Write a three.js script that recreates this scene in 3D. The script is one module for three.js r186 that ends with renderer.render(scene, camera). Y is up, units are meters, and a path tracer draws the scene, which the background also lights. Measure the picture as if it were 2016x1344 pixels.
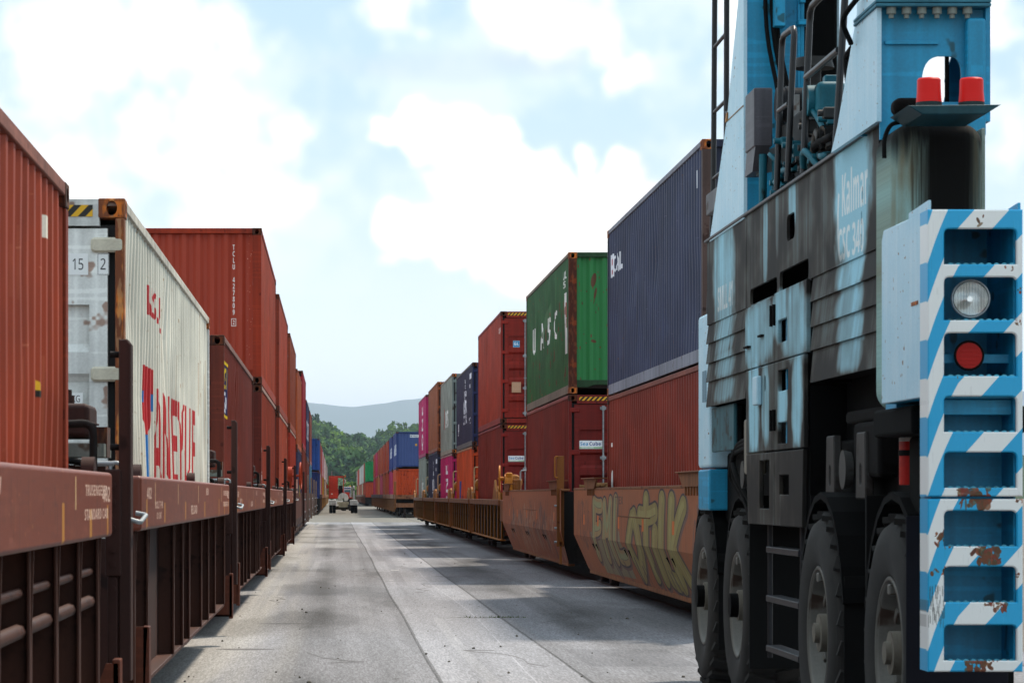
import * as THREE from 'three';
import { mergeGeometries } from 'three/addons/utils/BufferGeometryUtils.js';
import { RoundedBoxGeometry } from 'three/addons/geometries/RoundedBoxGeometry.js';
import { Brush, Evaluator, SUBTRACTION } from 'three-bvh-csg';

// ---------------------------------------------------------------- camera, sky, sun, exposure
const F = 5900, VX = 660, VY = 975, EYE = 1.54;            // focal length in photo pixels, vanishing point, eye height
const scene = new THREE.Scene();
const camera = new THREE.PerspectiveCamera(2 * Math.atan(672 / F) * 180 / Math.PI, 2016 / 1344, 0.5, 60000);
camera.position.set(0, EYE, 0);
camera.lookAt(0, EYE, -100);
camera.setViewOffset(2016, 1344, 1008 - VX, 672 - VY, 2016, 1344);
camera.focus = 52; camera.userData.fStop = 15;
const EXPOSURE = 1.95;
const sunDir = new THREE.Vector3(Math.cos(0.96) * Math.cos(-0.92), Math.sin(0.96), Math.cos(0.96) * Math.sin(-0.92));
const sun = new THREE.DirectionalLight(0xfff1de, 2.6);
sun.position.copy(sunDir).multiplyScalar(300).add(new THREE.Vector3(2, 0, -90));
sun.target.position.set(2, 0, -90);
sun.castShadow = true;
sun.shadow.radius = 12;
sun.shadow.mapSize.set(4096, 4096);
Object.assign(sun.shadow.camera, { left: -120, right: 120, top: 120, bottom: -120, near: 10, far: 700 });
scene.add(sun, sun.target);

function rng(a) { return () => { a |= 0; a = a + 0x6D2B79F5 | 0; let t = Math.imul(a ^ a >>> 15, 1 | a); t = t + Math.imul(t ^ t >>> 7, 61 | t) ^ t; return ((t ^ t >>> 14) >>> 0) / 4294967296; }; }
const R = rng(7);
const clamp = (x, a = 0, b = 1) => Math.min(b, Math.max(a, x));
const sstep = (a, b, x) => { const t = clamp((x - a) / (b - a)); return t * t * (3 - 2 * t); };
const lerp = (a, b, t) => a + (b - a) * t;
// value noise on a lattice
const PERM = new Float32Array(4096); { const r = rng(91); for (let i = 0; i < 4096; i++) PERM[i] = r(); }
const h3 = (x, y, z) => PERM[(Math.imul(x, 374761393) + Math.imul(y, 668265263) + Math.imul(z, 1274126177) ^ (x * 31 + y * 17 + z * 7) << 5) >>> 9 & 4095];
function vn3(x, y, z) {
  const xi = Math.floor(x), yi = Math.floor(y), zi = Math.floor(z); let a = x - xi, b = y - yi, c = z - zi;
  a = a * a * (3 - 2 * a); b = b * b * (3 - 2 * b); c = c * c * (3 - 2 * c);
  const l = (p, q, t) => p + (q - p) * t;
  return l(l(l(h3(xi, yi, zi), h3(xi + 1, yi, zi), a), l(h3(xi, yi + 1, zi), h3(xi + 1, yi + 1, zi), a), b),
    l(l(h3(xi, yi, zi + 1), h3(xi + 1, yi, zi + 1), a), l(h3(xi, yi + 1, zi + 1), h3(xi + 1, yi + 1, zi + 1), a), b), c);
}
// tiling 2-D value noise, period px by py cells
function vn2(x, y, px, py, s = 0) {
  const xi = Math.floor(x), yi = Math.floor(y); let a = x - xi, b = y - yi; a = a * a * (3 - 2 * a); b = b * b * (3 - 2 * b);
  const m = (v, p) => ((v % p) + p) % p, x0 = m(xi, px), x1 = m(xi + 1, px), y0 = m(yi, py), y1 = m(yi + 1, py);
  return lerp(lerp(h3(x0, y0, s), h3(x1, y0, s), a), lerp(h3(x0, y1, s), h3(x1, y1, s), a), b);
}
function fb2(u, v, px, py, oct, s = 0) { let t = 0, w = 0.5, n = 0; for (let i = 0; i < oct; i++) { t += w * vn2(u * px, v * py, px, py, s + i); n += w; px *= 2; py *= 2; w *= 0.5; } return t / n; }

{ // the sky: pale blue air whitening to the horizon, cumulus and thin veils all round
  const W = 4096, H = 2048, px = new Float32Array(W * H * 4), D = Math.PI / 180, PER = 30, SKY = 3.05;
  const deg = ([x, y, r]) => [(x - VX) / F / D, (VY - y) / F / D, r / F / D];
  const puffs = [[825, 275, 62], [770, 268, 30], [895, 295, 70], [965, 300, 66], [1030, 350, 78], [1090, 385, 70], [930, 380, 105], [1155, 325, 44], [1225, 345, 46], [1195, 410, 100], [1050, 440, 120], [890, 440, 80], [1260, 450, 90], [1330, 440, 80], [780, 470, 60], [1000, 470, 110]].map(deg);
  const soft = [[560, 290, 80], [480, 300, 100], [430, 250, 80], [380, 360, 110], [520, 380, 95], [290, 300, 110], [1000, 45, 60], [1090, 60, 70], [1180, 85, 62], [1230, 140, 50], [150, 60, 150], [310, 60, 120], [430, 70, 90], [760, 5, 70], [90, 380, 110], [200, 470, 150], [1960, 300, 160], [1900, 60, 90], [1500, 60, 100], [-150, 250, 130], [2150, 500, 160]].map(deg);
  const greys = [[880, 135, 250, 26], [1085, 108, 95, 40], [1020, 100, 60, 36]].map(([x, y, a, b]) => [(x - VX) / F / D, (VY - y) / F / D, a / F / D, b / F / D]);
  for (let j = 0; j < H; j++) {
    const el = ((j + 0.5) / H - 0.5) * Math.PI, ed = el / D, sy = Math.sin(el), cy = Math.cos(el);
    for (let i = 0; i < W; i++) {
      const k = (j * W + i) * 4; px[k + 3] = 1;
      if (ed > -2 && (ed > 13 || i < 780 || i > 1300) && ((i & 3) || (j & 3))) { const q = ((j & ~3) * W + (i & ~3)) * 4; if ((j & ~3) / H * 180 - 90 > -1.9) { px[k] = px[q]; px[k + 1] = px[q + 1]; px[k + 2] = px[q + 2]; continue; } }
      if (ed < -2) { px[k] = 0.5; px[k + 1] = 0.52; px[k + 2] = 0.52; continue; }
      const az = ((i + 0.5) / W - 0.5) * 2 * Math.PI, x = Math.cos(az) * cy, z = Math.sin(az) * cy;
      let rel = (az + Math.PI / 2) / D; rel = ((rel + 10) % PER + PER) % PER - 10;
      const s = 22, q = vn3(x * s, sy * s * 1.3, z * s);
      const n = 0.42 * q + 0.26 * vn3(x * s * 2.1 + 9, sy * s * 2.4, z * s * 2.1) + 0.16 * vn3(x * s * 4.7, sy * s * 5.2 + 5, z * s * 4.7) + 0.1 * vn3(x * s * 11, sy * s * 12, z * s * 11) + 0.06 * vn3(x * s * 26, sy * s * 27, z * s * 26);
      const low = Math.exp(-Math.pow(Math.max(ed, 0) / 4.2, 1.5)), high = sstep(8, 60, ed);
      let r = lerp(lerp(0.20, 0.60, low), 0.33, high), g = lerp(lerp(0.285, 0.60, low), 0.40, high), b = lerp(lerp(0.345, 0.58, low), 0.46, high);
      // veils
      const veil = sstep(0.42, 0.68, n + 0.16 * vn3(x * 7 + 3, sy * 12, z * 7) - 0.07) * 0.5;
      r = lerp(r, Math.max(r, 0.43), veil); g = lerp(g, Math.max(g, 0.445), veil); b = lerp(b, Math.max(b, 0.45), veil);
      for (const [gx, gy, a, c] of greys) { const d = Math.hypot((rel - gx) / a, (ed - gy) / c) - (n - 0.5) * 2.6, t = sstep(1.3, 0.2, d) * 0.5; r = lerp(r, 0.25, t); g = lerp(g, 0.30, t); b = lerp(b, 0.36, t); }
      let c1 = -9, c2 = -9;
      if (ed < 14) {
        const w1 = vn3(x * 52, sy * 60, z * 52 + 3) - 0.5, w2 = vn3(x * 120 + 7, sy * 130, z * 120) - 0.5, w3 = vn3(x * 260, sy * 270 + 5, z * 260) - 0.5, w4 = vn3(x * 52 + 31, sy * 60, z * 52) - 0.5, w5 = vn3(x * 120, sy * 130 + 17, z * 120) - 0.5, w6 = vn3(x * 260 + 9, sy * 270, z * 260) - 0.5;
        const rx = rel + 0.75 * w1 + 0.42 * w2 + 0.2 * w3, ey = ed + 0.6 * w4 + 0.36 * w5 + 0.18 * w6;
        for (const [gx, gy, a] of soft) { const d = 1 - Math.hypot(rx - gx, ey - gy) / a; if (d > c1) c1 = d; }
        for (const [gx, gy, a] of puffs) { const d = 1 - Math.hypot(rx - gx, ey - gy) / a; if (d > c2) c2 = d; }
      }
      const t1 = Math.max(sstep(-0.15, 0.85, c1 + (n - 0.5) * 2.2), sstep(0.55, 0.75, n) * sstep(10, 20, ed) * 0.9);
      r = lerp(r, Math.max(r, 0.52), t1); g = lerp(g, Math.max(g, 0.51), t1); b = lerp(b, Math.max(b, 0.49), t1);
      const t2 = sstep(-0.08, 0.24, c2 + (n - 0.5) * 1.3), under = sstep(0.5, 0.62, vn3(x * 60, sy * 80, z * 60)) * 0.06;
      r = lerp(r, 0.60 - under * 2, t2); g = lerp(g, 0.565 - under * 2, t2); b = lerp(b, 0.49 - under, t2);
      px[k] = r * SKY / EXPOSURE; px[k + 1] = g * SKY / EXPOSURE; px[k + 2] = b * SKY / EXPOSURE;
    }
  }
  const t = new THREE.DataTexture(px, W, H, THREE.RGBAFormat, THREE.FloatType);
  t.mapping = THREE.EquirectangularReflectionMapping; t.magFilter = THREE.LinearFilter; t.minFilter = THREE.LinearFilter; t.needsUpdate = true;
  scene.background = t; scene.environment = t;
}
const renderer = new THREE.WebGLRenderer({ antialias: true });
renderer.toneMapping = THREE.LinearToneMapping;
renderer.toneMappingExposure = EXPOSURE;
renderer.shadowMap.enabled = true;
scene.fog = new THREE.FogExp2(0xd6e8ff, 0.00005);

// ---------------------------------------------------------------- helpers
const px2 = (x, Z) => (x - VX) * Z / F;                                   // X of picture column x at distance Z
const py2 = (y, Z) => (VY - y) * Z / F + EYE;                             // height of picture row y at distance Z
const zOf = (x, X) => X * F / (x - VX);                                   // distance at which a plane X = const crosses column x
const onX = (x, y, X) => { const Z = zOf(x, X); return new THREE.Vector3(X, py2(y, Z), -Z); };
const onZ = (x, y, Z) => new THREE.Vector3(px2(x, Z), py2(y, Z), -Z);

function metreUV(g) { // box projection, uv in metres
  const p = g.attributes.position, n = g.attributes.normal, uv = new Float32Array(p.count * 2);
  for (let i = 0; i < p.count; i++) {
    const a = Math.abs(n.getX(i)), b = Math.abs(n.getY(i)), c = Math.abs(n.getZ(i));
    if (a >= b && a >= c) { uv[2 * i] = -p.getZ(i); uv[2 * i + 1] = p.getY(i); }
    else if (b >= c) { uv[2 * i] = p.getX(i); uv[2 * i + 1] = p.getZ(i); }
    else { uv[2 * i] = p.getX(i); uv[2 * i + 1] = p.getY(i); }
  }
  g.setAttribute('uv', new THREE.BufferAttribute(uv, 2));
  return g;
}
function plainG(g, keep) {
  if (g.index) g = g.toNonIndexed();
  for (const k of Object.keys(g.attributes)) if (!['position', 'normal', 'uv'].includes(k)) g.deleteAttribute(k);
  if (!g.attributes.normal) g.computeVertexNormals();
  if (!keep || !g.attributes.uv) metreUV(g);
  return g;
}
const joinG = (list, keep) => { list = [list].flat(9).map((g) => plainG(g, keep)); return list.length > 1 ? mergeGeometries(list) : list[0]; };
const counts = {};
const numbered = (n) => { const c = counts[n] = (counts[n] ?? -1) + 1; return c ? n + '_' + String(c).padStart(3, '0') : n; };
function part(name, geo, mat, parent, keep) {
  const m = new THREE.Mesh(Array.isArray(geo) ? joinG(geo, keep) : (geo.userData.ready ? geo : plainG(geo, keep)), mat);
  m.name = name; m.castShadow = m.receiveShadow = true;
  const b = parent.userData.base;
  if (b) { m.position.set(-b[0], -b[1], -b[2]); }
  parent.add(m); return m;
}
function thing(name, label, category, [x, y, z], group) {
  const o = new THREE.Group(); o.name = numbered(name); o.position.set(x, y, z);
  o.userData = { label, category }; if (group) o.userData.group = group;
  scene.add(o); return o;
}
// a thing whose parts are written in world coordinates
function placed(name, label, category, base, group) { const o = thing(name, label, category, base, group); o.userData.base = base; return o; }
function struct(name, geo, mat, keep) { const m = part(name, geo, mat, scene, keep); m.userData.kind = 'structure'; return m; }
const ready = (g) => { g.userData.ready = true; return g; };
const cache = new Map();
const cached = (key, make) => { if (!cache.has(key)) cache.set(key, make()); return cache.get(key); };
const box = (w, h, d, x = 0, y = 0, z = 0) => new THREE.BoxGeometry(w, h, d).translate(x, y, z);
const span = (x0, x1, y0, y1, z0, z1) => box(Math.abs(x1 - x0), Math.abs(y1 - y0), Math.abs(z1 - z0), (x0 + x1) / 2, (y0 + y1) / 2, (z0 + z1) / 2);
const rbox = (w, h, d, r, x = 0, y = 0, z = 0, s = 2) => new RoundedBoxGeometry(w, h, d, s, r).translate(x, y, z);
const rspan = (x0, x1, y0, y1, z0, z1, r = 0.01) => rbox(Math.abs(x1 - x0), Math.abs(y1 - y0), Math.abs(z1 - z0), r, (x0 + x1) / 2, (y0 + y1) / 2, (z0 + z1) / 2, 1);
const V = (x, y, z) => new THREE.Vector3(x, y, z);
function cyl(r, h, axis = 'y', x = 0, y = 0, z = 0, seg = 16, r2 = r) { const g = new THREE.CylinderGeometry(r2, r, h, seg); if (axis === 'x') g.rotateZ(-Math.PI / 2); if (axis === 'z') g.rotateX(Math.PI / 2); return g.translate(x, y, z); }
function rod(a, b, r, seg = 8) { const d = b.clone().sub(a), g = new THREE.CylinderGeometry(r, r, d.length(), seg); g.applyQuaternion(new THREE.Quaternion().setFromUnitVectors(V(0, 1, 0), d.clone().normalize())); return g.translate((a.x + b.x) / 2, (a.y + b.y) / 2, (a.z + b.z) / 2); }
function hose(pts, r, seg = 20, rs = 7) { return new THREE.TubeGeometry(new THREE.CatmullRomCurve3(pts, false, 'catmullrom', 0.4), seg, r, rs); }
function bent(pts, r, bend = 0.06) { // a bent bar with rounded corners
  const c = new THREE.CurvePath();
  let prev = pts[0];
  for (let i = 1; i < pts.length - 1; i++) {
    const p = pts[i], a = p.clone().add(pts[i - 1].clone().sub(p).setLength(bend)), b = p.clone().add(pts[i + 1].clone().sub(p).setLength(bend));
    c.add(new THREE.LineCurve3(prev, a)); c.add(new THREE.QuadraticBezierCurve3(a, p, b)); prev = b;
  }
  c.add(new THREE.LineCurve3(prev, pts[pts.length - 1]));
  return new THREE.TubeGeometry(c, 10 + pts.length * 8, r, 8);
}
function poly(pts, holes = []) { const s = new THREE.Shape(pts.map(([a, b]) => new THREE.Vector2(a, b))); s.holes = holes; return s; }
function rr(cx, cy, w, h, r, P = THREE.Path) {
  const p = new P(), a = cx - w / 2, b = cx + w / 2, c = cy - h / 2, d = cy + h / 2; r = Math.min(r, w / 2, h / 2);
  p.moveTo(a + r, c); p.lineTo(b - r, c); p.quadraticCurveTo(b, c, b, c + r); p.lineTo(b, d - r); p.quadraticCurveTo(b, d, b - r, d); p.lineTo(a + r, d); p.quadraticCurveTo(a, d, a, d - r); p.lineTo(a, c + r); p.quadraticCurveTo(a, c, a + r, c);
  return p;
}
// plate standing along the track: outline in (distance, height), outer face at X = x, thickness t towards +X
function wall(shape, x, t, bevel = 0) {
  const g = new THREE.ExtrudeGeometry(shape, { depth: t - 2 * bevel, bevelEnabled: bevel > 0, bevelThickness: bevel, bevelSize: bevel, bevelOffset: -bevel, bevelSegments: 1, curveSegments: 5 });
  return g.rotateY(-Math.PI / 2).translate(x + t - bevel, 0, 0);
}
const zpts = (pts) => pts.map(([Z, y]) => [-Z, y]);
// plate facing the camera: outline in (X, height), front face at distance Z, thickness t away from the camera
function front(shape, Z, t, bevel = 0) { return new THREE.ExtrudeGeometry(shape, { depth: t - 2 * bevel, bevelEnabled: bevel > 0, bevelThickness: bevel, bevelSize: bevel, bevelOffset: -bevel, bevelSegments: 1, curveSegments: 6 }).translate(0, 0, -Z - t + bevel); }

// ---------------------------------------------------------------- textures
function dataTex(W, H, fn, rep) {
  const d = new Uint8Array(W * H * 4);
  for (let j = 0; j < H; j++) for (let i = 0; i < W; i++) { const c = fn((i + 0.5) / W, (j + 0.5) / H), k = (j * W + i) * 4; d[k] = clamp(c[0]) * 255; d[k + 1] = clamp(c[1]) * 255; d[k + 2] = clamp(c[2]) * 255; d[k + 3] = 255; }
  const t = new THREE.DataTexture(d, W, H); t.wrapS = t.wrapT = THREE.RepeatWrapping; t.magFilter = THREE.LinearFilter; t.colorSpace = THREE.SRGBColorSpace; t.needsUpdate = true;
  if (rep) t.repeat.set(rep, rep);
  return t;
}
function canvasTex(W, H, draw) {
  const c = document.createElement('canvas'); c.width = W; c.height = H; draw(c.getContext('2d'), W, H);
  const t = new THREE.CanvasTexture(c); t.colorSpace = THREE.SRGBColorSpace; t.magFilter = THREE.LinearFilter; t.anisotropy = 8; return t;
}
// worn paint: multiplies the paint's colour. Vertical rain streaks, scuffs, fine grain, small rust spots
const wear = dataTex(1024, 1024, (u, v) => {
  const st = fb2(u, v, 96, 3, 3, 1), big = fb2(u, v, 4, 5, 4, 7), gr = vn2(u * 512, v * 512, 512, 512, 3), sp = fb2(u, v, 40, 40, 3, 11), scr = fb2(u, v, 6, 150, 2, 17);
  let a = 0.86 + 0.2 * (st - 0.5) + 0.26 * (big - 0.5) + 0.06 * (gr - 0.5) + 0.08 * sstep(0.66, 0.75, scr);
  const ru = 0.7 * sstep(0.76, 0.84, sp + 0.12 * (big - 0.5));
  return [a * lerp(1, 0.62, ru), a * lerp(1, 0.45, ru), a * lerp(1, 0.38, ru)];
}, 0.25);
const wear2 = dataTex(1024, 1024, (u, v) => {
  const st = fb2(u, v, 60, 2, 4, 31), big = fb2(u, v, 3, 4, 5, 37), gr = vn2(u * 512, v * 512, 512, 512, 33), sp = fb2(u, v, 24, 30, 4, 41);
  let a = 0.84 + 0.34 * (st - 0.5) + 0.34 * (big - 0.5) + 0.07 * (gr - 0.5);
  const ru = 0.8 * sstep(0.70, 0.80, sp + 0.25 * (st - 0.5));
  return [a * lerp(1, 0.55, ru), a * lerp(1, 0.40, ru), a * lerp(1, 0.34, ru)];
}, 0.22);
const streaks = (() => { const d = new Float32Array(1 << 20); for (let j = 0; j < 1024; j++) for (let i = 0; i < 1024; i++) { const u = i / 1024, v = j / 1024; d[j * 1024 + i] = 1 + 0.34 * (fb2(u, v, 70, 2, 3, 203) - 0.5) + 0.4 * (fb2(u, v, 4, 5, 4, 207) - 0.5) + 0.06 * (h3(i, j, 9) - 0.5); } return d; })(); // faded and soiled stretches of paint
const rustTex = dataTex(512, 512, (u, v) => {
  const a = fb2(u, v, 8, 8, 5, 51), b = fb2(u, v, 30, 10, 4, 57), c = fb2(u, v, 20, 6, 4, 59);
  const t = sstep(0.3, 0.7, a), k = sstep(0.45, 0.65, b), w = sstep(0.6, 0.68, c);
  let r = lerp(0.44, 0.78, t * k), g = lerp(0.24, 0.42, t * k), bb = lerp(0.14, 0.13, t * k);
  return [lerp(r, 0.80, w * 0.4), lerp(g, 0.66, w * 0.4), lerp(bb, 0.5, w * 0.4)];
}, 1.3);
const hazardTex = canvasTex(256, 32, (c, W, H) => { c.fillStyle = '#d9a412'; c.fillRect(0, 0, W, H); c.fillStyle = '#17150f'; for (let i = -2; i < 10; i++) { c.beginPath(); c.moveTo(i * 32, H); c.lineTo(i * 32 + 16, H); c.lineTo(i * 32 + 40, 0); c.lineTo(i * 32 + 24, 0); c.fill(); } });

const mats = {};
const paint = (hex, o = {}) => { const key = hex + JSON.stringify(Object.keys(o)) + (o.roughness ?? '') + (o.map?.uuid ?? ''); return mats[key] ??= new THREE.MeshPhysicalMaterial({ color: hex, roughness: 0.62, specularIntensity: 0.5, map: wear, ...o }); };
const plain = (hex, roughness = 0.7, metalness = 0, o = {}) => mats['p' + hex + roughness + metalness + Object.keys(o)] ??= new THREE.MeshPhysicalMaterial({ color: hex, roughness, metalness, specularIntensity: roughness > 0.7 ? 0.3 : 0.8, ...o });
const rust = new THREE.MeshStandardMaterial({ color: 0xffffff, map: rustTex, roughness: 0.9 });
const darkRust = new THREE.MeshStandardMaterial({ color: 0x7a6a60, map: rustTex, roughness: 0.9 });
const black = plain(0x0c0c0d, 0.8), rubber = plain(0x0e0e0e, 0.9), steel = paint(0x8c9298, { roughness: 0.45, metalness: 0.6 });
const galv = paint(0xa7adb0, { roughness: 0.5, metalness: 0.5 });
// ---------------------------------------------------------------- containers
const LEN = 12.192, WID = 2.438, STD = 2.591, HC = 2.896;
function corrugated(L, H, n, depth) { // sheet facing +x, near edge at z = +L/2, u runs from near to far
  const p = L / n, P = [[0, 0]];
  for (let i = 0; i < n; i++) for (const [s, d] of [[0.26, 0], [0.5, -depth], [0.76, -depth], [1, 0]]) P.push([(i + s) * p, d]);
  const pos = [], uv = [];
  for (let i = 0; i + 1 < P.length; i++) {
    const [s0, d0] = P[i], [s1, d1] = P[i + 1], dent = (s, y) => -0.05 * Math.pow(clamp(vn3(s * 0.9 + L, y * 1.3, H * 3) * 1.5 - 0.5), 2) * clamp(4 * Math.min(s, L - s) / L * 4) * clamp(4 * Math.min(y, H - y) / H * 2) - 0.006 * vn3(s * 3, y * 4, L); // knocks and bulges
    for (let j = 0; j < 5; j++) { const y0 = H * j / 5, y1 = H * (j + 1) / 5, q = [[s0, y0, d0], [s1, y0, d1], [s1, y1, d1], [s0, y1, d0]];
      for (const k of [0, 1, 2, 0, 2, 3]) { const [s, y, d] = q[k]; pos.push(d + dent(s, y), y, L / 2 - s); uv.push(s / L, y / H); } }
  }
  const g = new THREE.BufferGeometry();
  g.setAttribute('position', new THREE.Float32BufferAttribute(pos, 3)); g.setAttribute('uv', new THREE.Float32BufferAttribute(uv, 2)); g.computeVertexNormals();
  return ready(g);
}
const castingG = (() => {
  const ev = new Evaluator(); ev.useGroups = false;
  const cut = (b, g) => { const c = new Brush(g); c.updateMatrixWorld(); return ev.evaluate(b, c, SUBTRACTION); };
  let b = new Brush(new RoundedBoxGeometry(0.162, 0.118, 0.178, 1, 0.008)); b.updateMatrixWorld();
  b = cut(b, cyl(0.5, 0.4, 'z', 0, 0, 0, 16).scale(0.066, 0.09, 0.5).translate(0, 0, 0));
  b = cut(b, cyl(0.5, 0.4, 'x', 0, 0, 0, 16).scale(0.5, 0.075, 0.1));
  const g = b.geometry; g.clearGroups();
  return ready(plainG(g));
})();
const castings = (H, L) => { const r = []; for (const y of [0.059, H - 0.059]) for (const sx of [-1, 1]) for (const z of [-0.089, -L + 0.089]) r.push([sx * (WID / 2 - 0.078), y, z]); return r; };

function doorLeafG(w, h) { // facing +z, origin at its lower left corner; five pressed recesses
  const d = 0.045, g = [box(w, h, 0.012, w / 2, h / 2, -d - 0.006)], m = 0.11, n = 5, gap = 0.13, rh = (h - 0.62 - gap * (n - 1)) / n;
  g.push(box(m, h, d, m / 2, h / 2, -d / 2), box(m, h, d, w - m / 2, h / 2, -d / 2), box(w - 2 * m, 0.16, d, w / 2, 0.08, -d / 2), box(w - 2 * m, 0.46, d, w / 2, h - 0.23, -d / 2));
  const tr = new THREE.ExtrudeGeometry(poly([[-d, -0.055], [0, 0], [0, gap], [-d, gap + 0.055]]), { depth: w - 2 * m, bevelEnabled: false });
  tr.rotateY(-Math.PI / 2).rotateY(Math.PI); // profile axis x -> depth
  for (let i = 1; i < n; i++) {
    const y = 0.16 + i * rh + (i - 1) * gap, s = new THREE.BufferGeometry(), a = m, b = w - m, q = [];
    const P = [[-d, y - 0.05], [0, y], [0, y + gap], [-d, y + gap + 0.05]];
    for (let k = 0; k < 3; k++) { const [z0, y0] = P[k], [z1, y1] = P[k + 1]; q.push(a, y0, z0, b, y0, z0, b, y1, z1, a, y0, z0, b, y1, z1, a, y1, z1); }
    s.setAttribute('position', new THREE.Float32BufferAttribute(q, 3)); s.computeVertexNormals(); g.push(s);
  }
  return ready(joinG(g));
}
const hingeG = ready(joinG([front(rr(0.03, 0, 0.2, 0.09, 0.03, THREE.Shape), -0.06, 0.05, 0.012), cyl(0.022, 0.12, 'y', -0.05, 0, 0.028, 10)]));
function lockRodG(h) {
  const g = [cyl(0.017, h - 0.1, 'y', 0, h / 2, 0.05, 10)];
  for (const t of [0.05, 0.3, 0.62, 0.97]) g.push(box(0.11, 0.05, 0.05, 0, h * t, 0.03), box(0.05, 0.09, 0.03, 0, h * t, 0.06));
  g.push(box(0.42, 0.035, 0.014, 0.18, h * 0.4, 0.065), box(0.05, 0.06, 0.04, 0.36, h * 0.4, 0.045));
  return ready(joinG(g));
}

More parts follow.
